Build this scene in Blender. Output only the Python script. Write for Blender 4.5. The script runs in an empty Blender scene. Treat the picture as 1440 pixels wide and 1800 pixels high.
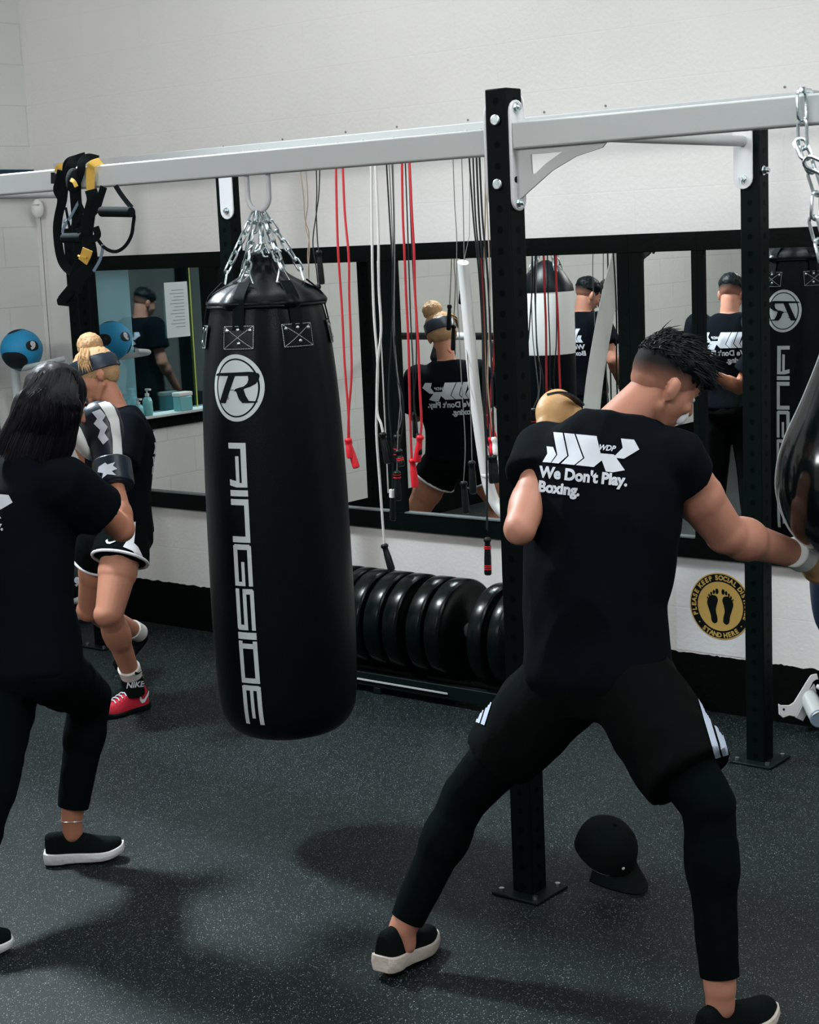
import bpy, bmesh, math, random
from mathutils import Vector, Matrix, noise
from mathutils.bvhtree import BVHTree

random.seed(7)
V = Vector
col = bpy.context.scene.collection
scene = bpy.context.scene

# ------------------------------------------------------------------ camera
FPX = 2900.0                       # focal length in pixels of the 1440x1800 frame
HC = 2.0
CR = V((0.784, 0.619, -0.044)).normalized()
CF = V((-0.617, 0.770, -0.1638)).normalized()
CD = CF.cross(CR).normalized()     # image "down"
CR = CD.cross(CF).normalized()
CAM = V((0, 0, HC))
cam = bpy.data.cameras.new('camera')
cam.sensor_fit = 'VERTICAL'
cam.sensor_height = 36.0
cam.lens = FPX / 1800.0 * 36.0
cam.clip_start = 0.05
co = bpy.data.objects.new('camera', cam)
col.objects.link(co)
co.matrix_world = Matrix(((CR.x, -CD.x, -CF.x, CAM.x), (CR.y, -CD.y, -CF.y, CAM.y), (CR.z, -CD.z, -CF.z, CAM.z), (0, 0, 0, 1)))
scene.camera = co

# ------------------------------------------------------------------ exposure, world
scene.view_settings.view_transform = 'Standard'
scene.view_settings.look = 'None'
scene.view_settings.exposure = -0.20
scene.view_settings.gamma = 1.0
scene.view_settings.use_curve_mapping = False
ol = bpy.data.lights.new('blind_fill_light', 'AREA'); ol.size = 0.5; ol.energy = 45; ol.color = (0.8, 0.97, 1.0)
oo = bpy.data.objects.new('blind_fill_light', ol); oo.location = (-7.75, 5.0, 2.5); oo.rotation_euler = (0, -0.6, 0); col.objects.link(oo)  # added lamp, brightens the blind behind the window glass
w = bpy.data.worlds.new('world')
scene.world = w
w.use_nodes = True
w.node_tree.nodes['Background'].inputs[0].default_value = (0.55, 0.68, 0.75, 1)
w.node_tree.nodes['Background'].inputs[1].default_value = 0.05

XL, YW, XR, YF, ZC = -7.30, 5.95, 3.0, -4.5, 4.3
LAMPS = [  # x, y, power, size x, size y, aim point, spread
    (-6.4, 3.9, 185, 0.45, 0.35, (-3.5, 2.9, 0), 105), (-1.3, 3.6, 40, 1.8, 1.2, None, 180), (-4.4, 4.2, 22, 1.8, 0.9, None, 180),
    (1.0, 3.8, 55, 1.8, 1.2, None, 180), (-1.2, -2.0, 125, 1.8, 1.2, (-2.2, 5.0, 1.6), 150), (-5.2, -2.0, 150, 1.8, 1.2, (-5.2, 5.0, 1.8), 150)]  # last two are unseen fill lamps, added to brighten the back wall
for x, y, p, sx, sy, aim, spr in LAMPS:
    l = bpy.data.lights.new('panel_light', 'AREA')
    l.shape = 'RECTANGLE'
    l.size, l.size_y, l.energy = sx, sy, p
    l.spread = math.radians(spr)
    l.color = (0.84, 0.93, 1.0) if sx < 1 else (0.99, 0.985, 0.98)
    o = bpy.data.objects.new('panel_light', l)
    o.location = (x, y, ZC - 0.16)
    if aim: o.rotation_euler = (V(aim) - V((x, y, ZC - 0.16))).to_track_quat('-Z', 'Y').to_euler()
    col.objects.link(o)


# ------------------------------------------------------------------ pixel helpers (frame 1440x1800)
def ray(px, py):
    return CR * ((px - 720) / FPX) + CD * ((py - 900) / FPX) + CF


def at(px, py, d):
    return CAM + ray(px, py) * d


def on_y(px, py, Y):
    r = ray(px, py)
    return CAM + r * (Y / r.y)


def on_x(px, py, X):
    r = ray(px, py)
    return CAM + r * (X / r.x)


def on_z(px, py, Z=0.0):
    r = ray(px, py)
    return CAM + r * ((Z - HC) / r.z)


# ------------------------------------------------------------------ materials
def mat(name, c, rough=0.6, metal=0.0, spec=0.25, bump=0.0, bscale=40.0, var=0.0, vscale=3.0, coat=0.0, sss=0.0, sheen=0.0, emit=0.0):
    m = bpy.data.materials.new(name)
    m.use_nodes = True
    nt = m.node_tree
    b = nt.nodes['Principled BSDF']
    b.inputs['Base Color'].default_value = (*c, 1)
    b.inputs['Roughness'].default_value = rough
    b.inputs['Metallic'].default_value = metal
    b.inputs['Specular IOR Level'].default_value = spec
    b.inputs['Coat Weight'].default_value = coat
    b.inputs['Coat Roughness'].default_value = 0.08
    if sheen:
        b.inputs['Sheen Weight'].default_value = sheen
    if sss:
        b.inputs['Subsurface Weight'].default_value = sss
        b.inputs['Subsurface Radius'].default_value = (0.02, 0.007, 0.004)
        b.inputs['Subsurface Scale'].default_value = 0.5
    if emit:
        b.inputs['Emission Color'].default_value = (*c, 1)
        b.inputs['Emission Strength'].default_value = emit
    tc = nt.nodes.new('ShaderNodeTexCoord')
    if bump:
        n = nt.nodes.new('ShaderNodeTexNoise')
        n.inputs['Scale'].default_value = bscale
        n.inputs['Detail'].default_value = 4
        nt.links.new(tc.outputs['Object'], n.inputs['Vector'])
        bp = nt.nodes.new('ShaderNodeBump')
        bp.inputs['Strength'].default_value = bump
        bp.inputs['Distance'].default_value = 0.01
        nt.links.new(n.outputs[0], bp.inputs['Height'])
        nt.links.new(bp.outputs[0], b.inputs['Normal'])
    if var:
        n2 = nt.nodes.new('ShaderNodeTexNoise')
        n2.inputs['Scale'].default_value = vscale
        n2.inputs['Detail'].default_value = 5
        nt.links.new(tc.outputs['Object'], n2.inputs['Vector'])
        mx = nt.nodes.new('ShaderNodeMix')
        mx.data_type = 'RGBA'
        mx.inputs[6].default_value = (*[v * (1 - var) for v in c], 1)
        mx.inputs[7].default_value = (*[min(1, v * (1 + var)) for v in c], 1)
        nt.links.new(n2.outputs[0], mx.inputs[0])
        nt.links.new(mx.outputs[2], b.inputs['Base Color'])
    return m


def wall_mat(name, c, brick=0.5, axis='XZ'):
    m = mat(name, c, rough=0.75, spec=0.3)
    nt = m.node_tree
    b = nt.nodes['Principled BSDF']
    tc = [n for n in nt.nodes if n.type == 'TEX_COORD'][0]
    sp = nt.nodes.new('ShaderNodeSeparateXYZ')
    cb = nt.nodes.new('ShaderNodeCombineXYZ')
    nt.links.new(tc.outputs['Object'], sp.inputs[0])
    nt.links.new(sp.outputs[0 if axis == 'XZ' else 1], cb.inputs[0])
    nt.links.new(sp.outputs[2], cb.inputs[1])
    br = nt.nodes.new('ShaderNodeTexBrick')
    br.inputs['Scale'].default_value = 1.0
    br.inputs['Brick Width'].default_value = 0.44
    br.inputs['Row Height'].default_value = 0.215
    br.inputs['Mortar Size'].default_value = 0.004
    br.inputs['Mortar Smooth'].default_value = 0.6
    br.inputs['Color1'].default_value = (1, 1, 1, 1)
    br.inputs['Color2'].default_value = (1, 1, 1, 1)
    br.inputs['Mortar'].default_value = (0, 0, 0, 1)
    nt.links.new(cb.outputs[0], br.inputs['Vector'])
    n = nt.nodes.new('ShaderNodeTexNoise')
    n.inputs['Scale'].default_value = 55
    n.inputs['Detail'].default_value = 5
    nt.links.new(tc.outputs['Object'], n.inputs['Vector'])
    n3 = nt.nodes.new('ShaderNodeTexNoise')
    n3.inputs['Scale'].default_value = 1.6
    n3.inputs['Detail'].default_value = 6
    nt.links.new(tc.outputs['Object'], n3.inputs['Vector'])
    ad = nt.nodes.new('ShaderNodeMath')
    ad.operation = 'MULTIPLY_ADD'
    ad.inputs[1].default_value = brick
    nt.links.new(br.outputs['Color'], ad.inputs[0])
    nt.links.new(n.outputs[0], ad.inputs[2])
    bp = nt.nodes.new('ShaderNodeBump')
    bp.inputs['Strength'].default_value = 0.35
    bp.inputs['Distance'].default_value = 0.004
    nt.links.new(ad.outputs[0], bp.inputs['Height'])
    nt.links.new(bp.outputs[0], b.inputs['Normal'])
    mx = nt.nodes.new('ShaderNodeMix')
    mx.data_type = 'RGBA'
    mx.inputs[6].default_value = (*[v * 0.93 for v in c], 1)
    mx.inputs[7].default_value = (*[min(1, v * 1.05) for v in c], 1)
    nt.links.new(n3.outputs[0], mx.inputs[0])
    mx2 = nt.nodes.new('ShaderNodeMix')
    mx2.data_type = 'RGBA'
    mx2.blend_type = 'MULTIPLY'
    mx2.inputs[0].default_value = 0.12 * brick
    nt.links.new(mx.outputs[2], mx2.inputs[6])
    nt.links.new(br.outputs['Color'], mx2.inputs[7])
    nt.links.new(mx2.outputs[2], b.inputs['Base Color'])
    return m


def floor_mat():
    m = mat('rubber_floor', (0.02, 0.03, 0.03), rough=0.55, spec=0.17)
    nt = m.node_tree
    b = nt.nodes['Principled BSDF']
    tc = [n for n in nt.nodes if n.type == 'TEX_COORD'][0]
    L = nt.links.new

    def node(t, **k):
        n = nt.nodes.new(t)
        for a, v in k.items():
            n.inputs[a].default_value = v
        return n
    # fleck layers: each voronoi cell becomes a fleck if its random value is high
    masks = []
    for sc, thr, dist in ((330, 0.84, 0.40), (150, 0.955, 0.28)):
        vo = node('ShaderNodeTexVoronoi', Scale=sc)
        L(tc.outputs['Object'], vo.inputs['Vector'])
        sx = nt.nodes.new('ShaderNodeSeparateColor')
        L(vo.outputs['Color'], sx.inputs[0])
        g = nt.nodes.new('ShaderNodeMath'); g.operation = 'GREATER_THAN'; g.inputs[1].default_value = thr
        L(sx.outputs[0], g.inputs[0])
        d = nt.nodes.new('ShaderNodeMath'); d.operation = 'LESS_THAN'; d.inputs[1].default_value = dist
        L(vo.outputs['Distance'], d.inputs[0])
        k = nt.nodes.new('ShaderNodeMath'); k.operation = 'MULTIPLY'
        L(g.outputs[0], k.inputs[0]); L(d.outputs[0], k.inputs[1])
        k2 = nt.nodes.new('ShaderNodeMath'); k2.operation = 'MULTIPLY'
        L(k.outputs[0], k2.inputs[0]); L(sx.outputs[1], k2.inputs[1])
        masks.append(k2)
    mxm = nt.nodes.new('ShaderNodeMath'); mxm.operation = 'MAXIMUM'
    L(masks[0].outputs[0], mxm.inputs[0]); L(masks[1].outputs[0], mxm.inputs[1])
    base = nt.nodes.new('ShaderNodeMix'); base.data_type = 'RGBA'
    base.inputs[6].default_value = (0.0010, 0.0040, 0.0038, 1)
    base.inputs[7].default_value = (0.0030, 0.0072, 0.0076, 1)
    n1 = node('ShaderNodeTexNoise', Scale=1.3, Detail=6.0)
    L(tc.outputs['Object'], n1.inputs['Vector'])
    L(n1.outputs[0], base.inputs[0])
    fl = nt.nodes.new('ShaderNodeMix'); fl.data_type = 'RGBA'
    fl.inputs[7].default_value = (0.30, 0.37, 0.37, 1)
    L(mxm.outputs[0], fl.inputs[0]); L(base.outputs[2], fl.inputs[6])
    # tile seams, 0.5 m apart across and 1 m along
    br = nt.nodes.new('ShaderNodeTexBrick')
    br.offset = 0.0
    mp = nt.nodes.new('ShaderNodeMapping')
    mp.inputs['Location'].default_value = (4.115, -3.10, 0)
    L(tc.outputs['Object'], mp.inputs[0])
    L(mp.outputs[0], br.inputs['Vector'])
    for a, v in (('Scale', 1.0), ('Brick Width', 0.5), ('Row Height', 1.0), ('Mortar Size', 0.0035), ('Mortar Smooth', 0.3)):
        br.inputs[a].default_value = v
    br.inputs['Color1'].default_value = br.inputs['Color2'].default_value = (0, 0, 0, 1)
    br.inputs['Mortar'].default_value = (1, 1, 1, 1)
    sm = nt.nodes.new('ShaderNodeMix'); sm.data_type = 'RGBA'
    sm.inputs[7].default_value = (0.006, 0.009, 0.010, 1)
    L(br.outputs['Color'], sm.inputs[0]); L(fl.outputs[2], sm.inputs[6])
    L(sm.outputs[2], b.inputs['Base Color'])
    n2 = node('ShaderNodeTexNoise', Scale=260.0, Detail=3.0)
    L(tc.outputs['Object'], n2.inputs['Vector'])
    sb = nt.nodes.new('ShaderNodeMath'); sb.operation = 'SUBTRACT'
    L(n2.outputs[0], sb.inputs[0]); L(br.outputs['Color'], sb.inputs[1])
    bp = nt.nodes.new('ShaderNodeBump'); bp.inputs['Strength'].default_value = 0.5; bp.inputs['Distance'].default_value = 0.003
    L(sb.outputs[0], bp.inputs['Height']); L(bp.outputs[0], b.inputs['Normal'])
    return m


def mirror_mat():
    m = mat('mirror_glass', (0.90, 0.92, 0.90), rough=0.0, metal=1.0)
    return m


def pane_mat():
    m = bpy.data.materials.new('window_pane')
    m.use_nodes = True
    nt = m.node_tree
    nt.nodes.clear()
    out = nt.nodes.new('ShaderNodeOutputMaterial')
    g = nt.nodes.new('ShaderNodeBsdfGlossy'); g.inputs['Roughness'].default_value = 0.0
    g.inputs['Color'].default_value = (0.75, 0.9, 0.95, 1)
    t = nt.nodes.new('ShaderNodeBsdfTransparent'); t.inputs['Color'].default_value = (0.85, 0.95, 0.97, 1)
    mx = nt.nodes.new('ShaderNodeMixShader'); mx.inputs[0].default_value = 0.16
    nt.links.new(t.outputs[0], mx.inputs[1]); nt.links.new(g.outputs[0], mx.inputs[2])
    nt.links.new(mx.outputs[0], out.inputs[0])
    return m


M = dict(
    wall=wall_mat('painted_block_wall', (0.70, 0.685, 0.665), 0.18),
    wall_side=wall_mat('painted_side_wall', (0.74, 0.75, 0.75), 0.35, 'YZ'),
    wall_block=wall_mat('painted_block_wall_side', (0.70, 0.70, 0.67), 1.0, 'YZ'),
    wall_far=wall_mat('painted_block_wall_far', (0.66, 0.66, 0.62), 1.0),
    ceil=mat('ceiling_white', (0.6, 0.62, 0.62), 0.9),
    floor=floor_mat(),
    black_paint=mat('black_gloss_paint', (0.0008, 0.0030, 0.0022), 0.7, bump=0.3, bscale=30, spec=0.04),
    frame=mat('black_frame_paint', (0.0012, 0.0040, 0.0034), 0.5, bump=0.15, bscale=60, spec=0.07),
    post=mat('black_powder_coat', (0.002, 0.006, 0.006), 0.5, bump=0.05, bscale=300, spec=0.12),
    hole=mat('hole_dark', (0.001, 0.002, 0.002), 0.9),
    beam=mat('white_powder_coat', (0.46, 0.485, 0.48), 0.38, bump=0.08, bscale=400),
    plate=mat('white_bracket', (0.60, 0.61, 0.62), 0.3),
    steel=mat('zinc_steel', (0.55, 0.62, 0.64), 0.28, metal=1.0, bump=0.1, bscale=200),
    leather=mat('black_leather', (0.0008, 0.0028, 0.0040), 0.36, bump=0.10, bscale=220, spec=0.13),
    navy_leather=mat('navy_leather', (0.006, 0.013, 0.032), 0.4, bump=0.1, bscale=120),
    gloss=mat('black_gloss_leather', (0.0015, 0.004, 0.004), 0.14, spec=0.5, coat=0.3),
    logo=mat('silver_print', (0.50, 0.55, 0.55), 0.5),
    logo_dark=mat('dark_print', (0.002, 0.005, 0.006), 0.6, spec=0.1),
    stitch=mat('pale_stitching', (0.45, 0.50, 0.50), 0.7),
    webbing=mat('black_webbing', (0.002, 0.005, 0.006), 0.8, bump=0.4, bscale=500, spec=0.1),
    web_yellow=mat('yellow_webbing', (0.62, 0.38, 0.07), 0.7, bump=0.4, bscale=500),
    web_grey=mat('grey_webbing', (0.16, 0.22, 0.28), 0.7),
    foam=mat('black_foam', (0.0025, 0.006, 0.006), 0.85, spec=0.1),
    red=mat('red_plastic', (0.62, 0.018, 0.030), 0.35),
    red_cord=mat('red_cord', (0.50, 0.03, 0.04), 0.4),
    white_cord=mat('white_cord', (0.62, 0.60, 0.58), 0.45),
    dark_cord=mat('black_cord', (0.010, 0.014, 0.015), 0.4),
    grey_cord=mat('grey_steel_cord', (0.16, 0.17, 0.16), 0.4),
    tan_cord=mat('tan_cord', (0.30, 0.24, 0.18), 0.5),
    black_plastic=mat('black_plastic', (0.003, 0.006, 0.006), 0.35),
    white_plastic=mat('white_plastic', (0.72, 0.72, 0.70), 0.3),
    rubber=mat('bumper_rubber', (0.0010, 0.0032, 0.003), 0.24, spec=0.17, bump=0.05, bscale=60),
    blue=mat('blue_rubber', (0.02, 0.26, 0.50), 0.4, bump=0.3, bscale=180),
    ball_black=mat('black_rubber', (0.005, 0.009, 0.010), 0.5, bump=0.3, bscale=180),
    rack=mat('grey_white_tube', (0.50, 0.53, 0.53), 0.4),
    gold=mat('gold_vinyl', (0.55, 0.36, 0.10), 0.5),
    vinyl_black=mat('black_vinyl', (0.003, 0.006, 0.005), 0.6, spec=0.1),
    paper=mat('white_paper', (0.72, 0.76, 0.76), 0.8),
    ink=mat('grey_ink', (0.20, 0.22, 0.23), 0.8),
    mirror=mirror_mat(), pane=pane_mat(),
    navy_box=mat('navy_board', (0.01, 0.035, 0.06), 0.5),
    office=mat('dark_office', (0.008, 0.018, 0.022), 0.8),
    blind=mat('pale_blue_blind', (0.50, 0.62, 0.65), 0.7, var=0.1, vscale=6),
    sill=mat('sill_white', (0.55, 0.60, 0.60), 0.5),
    edge_y=mat('yellow_edge', (0.45, 0.48, 0.10), 0.5),
    skin=mat('skin_warm', (0.43, 0.20, 0.135), 0.5, sss=0.12, var=0.10, vscale=9),
    skin_w=mat('skin_tan', (0.38, 0.165, 0.10), 0.5, sss=0.12, var=0.10, vscale=9),
    skin_b=mat('skin_light_tan', (0.42, 0.19, 0.12), 0.5, sss=0.12, var=0.12, vscale=8),
    shirt=mat('black_cotton', (0.0019, 0.0034, 0.0052), 0.9, bump=0.15, bscale=35, spec=0.05),
    leggings=mat('black_lycra', (0.0010, 0.0030, 0.0032), 0.9, bump=0.1, bscale=30, spec=0.04),
    shorts=mat('black_shorts_cloth', (0.0009, 0.0027, 0.0023), 0.9, bump=0.2, bscale=30, spec=0.06),
    white_cloth=mat('white_cloth', (0.66, 0.68, 0.70), 0.8),
    blue_stripe=mat('pale_blue_stripe', (0.40, 0.46, 0.56), 0.8),
    print_white=mat('white_print', (0.52, 0.55, 0.60), 0.7),
    hair_black=mat('black_hair', (0.002, 0.004, 0.0045), 0.5, spec=0.12),
    hair_fade=mat('short_cropped_hair', (0.060, 0.036, 0.029), 0.8, bump=0.5, bscale=260),
    hair_dark=mat('dark_brown_hair', (0.0032, 0.0030, 0.0045), 0.5, spec=0.10),
    hair_blonde=mat('blonde_hair', (0.42, 0.26, 0.13), 0.5, bump=0.5, bscale=120),
    glove_tan=mat('tan_glove_leather', (0.50, 0.30, 0.13), 0.45, bump=0.2, bscale=60),
    glove_white=mat('white_glove_leather', (0.60, 0.62, 0.60), 0.45, bump=0.1, bscale=60),
    glove_black=mat('black_glove_leather', (0.010, 0.017, 0.026), 0.35, bump=0.1, bscale=60),
    sole=mat('white_foam_sole', (0.55, 0.56, 0.56), 0.6, bump=0.4, bscale=60),
    sole_cream=mat('cream_foam_sole', (0.50, 0.45, 0.40), 0.6, bump=0.4, bscale=60),
    knit=mat('black_knit', (0.002, 0.005, 0.0045), 0.9, bump=0.4, bscale=300, spec=0.08),
    red_leather=mat('red_boot_mesh', (0.42, 0.012, 0.03), 0.6, bump=0.3, bscale=200),
    sock=mat('white_sock', (0.62, 0.60, 0.57), 0.9, bump=0.4, bscale=150),
    lips=mat('lips', (0.34, 0.11, 0.09), 0.4),
    eye=mat('eye_white', (0.6, 0.6, 0.58), 0.2),
    pink=mat('coral_cloth', (0.65, 0.20, 0.15), 0.7),
    gel=mat('clear_gel', (0.20, 0.50, 0.52), 0.1, spec=0.8),
    trim_grey=mat('grey_trim', (0.12, 0.14, 0.14), 0.5),
    lamp=mat('lamp_diffuser', (0.9, 0.97, 1.0), 0.5, emit=6.0),
    yellow=mat('yellow_tape', (0.65, 0.48, 0.04), 0.5),
)


# ------------------------------------------------------------------ mesh helpers
def frame_z(d):
    d = d.normalized()
    a = V((0, 0, 1)) if abs(d.z) < 0.9 else V((1, 0, 0))
    u = a.cross(d).normalized()
    return u, d.cross(u).normalized(), d


class MB:
    def __init__(s):
        s.v = []; s.f = []; s.m = []; s.cur = 0

    def add(s, vs, fs):
        o = len(s.v)
        s.v += [V(p) for p in vs]
        s.f += [tuple(i + o for i in f) for f in fs]
        s.m += [s.cur] * len(fs)
        return s

    def box(s, lo, hi):
        x0, y0, z0 = lo; x1, y1, z1 = hi
        return s.add([(x0, y0, z0), (x1, y0, z0), (x1, y1, z0), (x0, y1, z0), (x0, y0, z1), (x1, y0, z1), (x1, y1, z1), (x0, y1, z1)],
                     [(0, 3, 2, 1), (4, 5, 6, 7), (0, 1, 5, 4), (1, 2, 6, 5), (2, 3, 7, 6), (3, 0, 4, 7)])

    def obox(s, c, u, v, w_):
        c, u, v, w_ = V(c), V(u), V(v), V(w_)
        ps = [c + u * a + v * b + w_ * d for d in (-1, 1) for a, b in ((-1, -1), (1, -1), (1, 1), (-1, 1))]
        return s.add(ps, [(0, 3, 2, 1), (4, 5, 6, 7), (0, 1, 5, 4), (1, 2, 6, 5), (2, 3, 7, 6), (3, 0, 4, 7)])

    def rings(s, rings, cap0=True, cap1=True, closed=True):
        n = len(rings[0]); o = len(s.v)
        for r in rings:
            s.v += [V(p) for p in r]
        fs = []
        for i in range(len(rings) - 1):
            for j in range(n if closed else n - 1):
                k = (j + 1) % n
                fs.append((o + i * n + j, o + i * n + k, o + (i + 1) * n + k, o + (i + 1) * n + j))
        if cap0: fs.append(tuple(o + j for j in reversed(range(n))))
        if cap1: fs.append(tuple(o + (len(rings) - 1) * n + j for j in range(n)))
        s.f += fs; s.m += [s.cur] * len(fs)
        return s

    def cyl(s, a, b, r0, r1=None, n=20):
        a, b = V(a), V(b); r1 = r0 if r1 is None else r1
        u, v, d = frame_z(b - a)
        return s.rings([[p + (u * math.cos(t) + v * math.sin(t)) * r for t in [2 * math.pi * k / n for k in range(n)]] for p, r in ((a, r0), (b, r1))])

    def lathe(s, prof, axis0=(0, 0, 0), axis=(0, 0, 1), n=48, fn=None):
        u, v, d = frame_z(V(axis)); a = V(axis0)
        rs = []
        for z, r in prof:
            ring = []
            for k in range(n):
                t = 2 * math.pi * k / n
                rr = r * (fn(z, t) if fn else 1)
                ring.append(a + d * z + (u * math.cos(t) + v * math.sin(t)) * rr)
            rs.append(ring)
        return s.rings(rs)

    def tube(s, pts, r, n=8, rr=None, cap=True):
        pts = [V(p) for p in pts]
        rs = []; pu = None
        for i, p in enumerate(pts):
            d = (pts[min(i + 1, len(pts) - 1)] - pts[max(i - 1, 0)]).normalized()
            if pu is None:
                u = frame_z(d)[0]
            else:
                u = (pu - d * pu.dot(d))
                u = u.normalized() if u.length > 1e-6 else frame_z(d)[0]
            pu = u; v = d.cross(u)
            q = rr[i] if rr else r
            rs.append([p + (u * math.cos(2 * math.pi * k / n) + v * math.sin(2 * math.pi * k / n)) * q for k in range(n)])
        return s.rings(rs, cap, cap)

    def ribbon(s, pts, wid, th, nrm):
        """flat strap: pts path, wid width (number or list), nrm face normal"""
        pts = [V(p) for p in pts]; nrm = V(nrm).normalized(); rs = []
        for i, p in enumerate(pts):
            d = (pts[min(i + 1, len(pts) - 1)] - pts[max(i - 1, 0)]).normalized()
            u = d.cross(nrm)
            u = u.normalized() if u.length > 1e-4 else V((1, 0, 0))
            nn = u.cross(d).normalized()
            q = wid[i] if isinstance(wid, (list, tuple)) else wid
            rs.append([p + u * q / 2 + nn * th / 2, p - u * q / 2 + nn * th / 2, p - u * q / 2 - nn * th / 2, p + u * q / 2 - nn * th / 2])
        return s.rings(rs)

    def cap(s, a, r0, b, r1, n=20, h=6):
        """tapered capsule"""
        a, b = V(a), V(b)
        u, v, d = frame_z(b - a) if (b - a).length > 1e-6 else (V((1, 0, 0)), V((0, 1, 0)), V((0, 0, 1)))
        prof = []
        for k in range(h):
            t = math.pi / 2 * (1 - k / h)
            prof.append((a - d * r0 * math.sin(t), max(r0 * math.cos(t), r0 * 0.02)))
        prof.append((a, r0)); prof.append((b, r1))
        for k in range(1, h + 1):
            t = math.pi / 2 * k / h
            prof.append((b + d * r1 * math.sin(t), max(r1 * math.cos(t), r1 * 0.02)))
        return s.rings([[p + (u * math.cos(2 * math.pi * j / n) + v * math.sin(2 * math.pi * j / n)) * r for j in range(n)] for p, r in prof])

    def ell(s, c, a, b, d, n=24, h=14):
        """ellipsoid with semi-axis vectors a, b, d"""
        c, a, b, d = V(c), V(a), V(b), V(d)
        rs = []
        for i in range(h + 1):
            t = -math.pi / 2 + math.pi * i / h
            ct = max(math.cos(t), 0.02)
            rs.append([c + d * math.sin(t) + (a * math.cos(2 * math.pi * j / n) + b * math.sin(2 * math.pi * j / n)) * ct for j in range(n)])
        return s.rings(rs)

    def sph(s, c, r, n=24, h=14):
        return s.ell(c, (r, 0, 0), (0, r, 0), (0, 0, r), n, h)

    def prism(s, poly, o, u, v, w_):
        """extrude 2D polygon (list of (a,b)) at o + u*a + v*b, by vector w_"""
        o, u, v, w_ = V(o), V(u), V(v), V(w_)
        lo = [o + u * a + v * b for a, b in poly]
        return s.rings([lo, [p + w_ for p in lo]])

    def mesh(s, name):
        me = bpy.data.meshes.new(name)
        me.from_pydata([tuple(p) for p in s.v], [], s.f)
        me.update()
        return me

    def build(s, name, mats, parent=None, smooth=True, bevel=0.0, seg=2, subsurf=0, fixn=True, ang=40):
        me = s.mesh(name)
        bm = bmesh.new(); bm.from_mesh(me)
        if fixn: bmesh.ops.recalc_face_normals(bm, faces=bm.faces)
        bm.to_mesh(me); bm.free()
        ms = mats if isinstance(mats, (list, tuple)) else [mats]
        for m in ms: me.materials.append(m)
        if len(ms) > 1:
            for p, i in zip(me.polygons, s.m): p.material_index = i
        return link(name, me, parent, smooth, bevel, seg, subsurf, ang)


def link(name, me, parent=None, smooth=True, bevel=0, seg=2, subsurf=0, ang=40):
    if smooth:
        for p in me.polygons: p.use_smooth = True
        me.set_sharp_from_angle(angle=math.radians(ang))
    o = bpy.data.objects.new(name, me)
    col.objects.link(o)
    if parent:
        o.parent = parent
        o.matrix_parent_inverse = Matrix.Translation(-parent.location) if parent.parent is None else Matrix.Identity(4)
        if parent.parent is not None:
            o.matrix_parent_inverse = Matrix.Identity(4)
            # parents that are parts sit at the world offset of their thing already
            o.matrix_parent_inverse = (wm(parent)).inverted()
    if bevel:
        b = o.modifiers.new('bevel', 'BEVEL'); b.width = bevel; b.segments = seg; b.limit_method = 'ANGLE'
    if subsurf:
        b = o.modifiers.new('sub', 'SUBSURF'); b.levels = b.render_levels = subsurf
    return o


def wm(o):
    m = Matrix.Translation(o.location) if o.parent is None else wm(o.parent) @ o.matrix_parent_inverse @ Matrix.Translation(o.location)
    return m


def tag(o, label=None, cat=None, group=None, kind=None):
    if label: o['label'] = label
    if cat: o['category'] = cat
    if group: o['group'] = group
    if kind: o['kind'] = kind
    return o


def thing(name, loc, label, cat, group=None):
    o = bpy.data.objects.new(name, None)
    o.empty_display_size = 0.05
    o.location = loc
    col.objects.link(o)
    return tag(o, label, cat, group)


def struct(o):
    o['kind'] = 'structure'
    return o


def spline(pts, n=8):
    """catmull-rom through points (tuples or vectors of any dimension 3)"""
    pts = [V(p) for p in pts]
    out = []
    for i in range(len(pts) - 1):
        p0 = pts[max(i - 1, 0)]; p1 = pts[i]; p2 = pts[i + 1]; p3 = pts[min(i + 2, len(pts) - 1)]
        for k in range(n):
            t = k / n
            out.append(0.5 * ((2 * p1) + (p2 - p0) * t + (2 * p0 - 5 * p1 + 4 * p2 - p3) * t * t + (3 * p1 - p0 - 3 * p2 + p3) * t ** 3))
    out.append(pts[-1])
    return out


def remesh(mb, name, mat_, parent=None, voxel=0.007, smooth=4, disp=None, cuts=(), factor=0.5):
    """fuse overlapping closed shapes into one continuous skin"""
    me = mb.mesh(name + '_raw')
    bm = bmesh.new(); bm.from_mesh(me); bmesh.ops.recalc_face_normals(bm, faces=bm.faces)
    bmesh.ops.triangulate(bm, faces=bm.faces); bm.to_mesh(me); bm.free()
    o = bpy.data.objects.new('tmp', me); col.objects.link(o)
    r = o.modifiers.new('r', 'REMESH'); r.mode = 'VOXEL'; r.voxel_size = voxel; r.adaptivity = 0
    if smooth:
        s_ = o.modifiers.new('s', 'SMOOTH'); s_.factor = factor; s_.iterations = smooth
    dg = bpy.context.evaluated_depsgraph_get(); dg.update()
    out = bpy.data.meshes.new_from_object(o.evaluated_get(dg))
    bpy.data.objects.remove(o); bpy.data.meshes.remove(me)
    out.name = name
    if disp:
        ns = [v.normal.copy() for v in out.vertices]
        for v, n in zip(out.vertices, ns):
            v.co += disp(v.co.copy(), n)
    if cuts:
        bm = bmesh.new(); bm.from_mesh(out)
        for p, n in cuts:
            g = bm.verts[:] + bm.edges[:] + bm.faces[:]
            bmesh.ops.bisect_plane(bm, geom=g, plane_co=p, plane_no=n, clear_outer=True)
        bm.to_mesh(out); bm.free()
    out.materials.clear()
    out.materials.append(mat_)
    return link(name, out, parent, ang=80)


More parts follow.
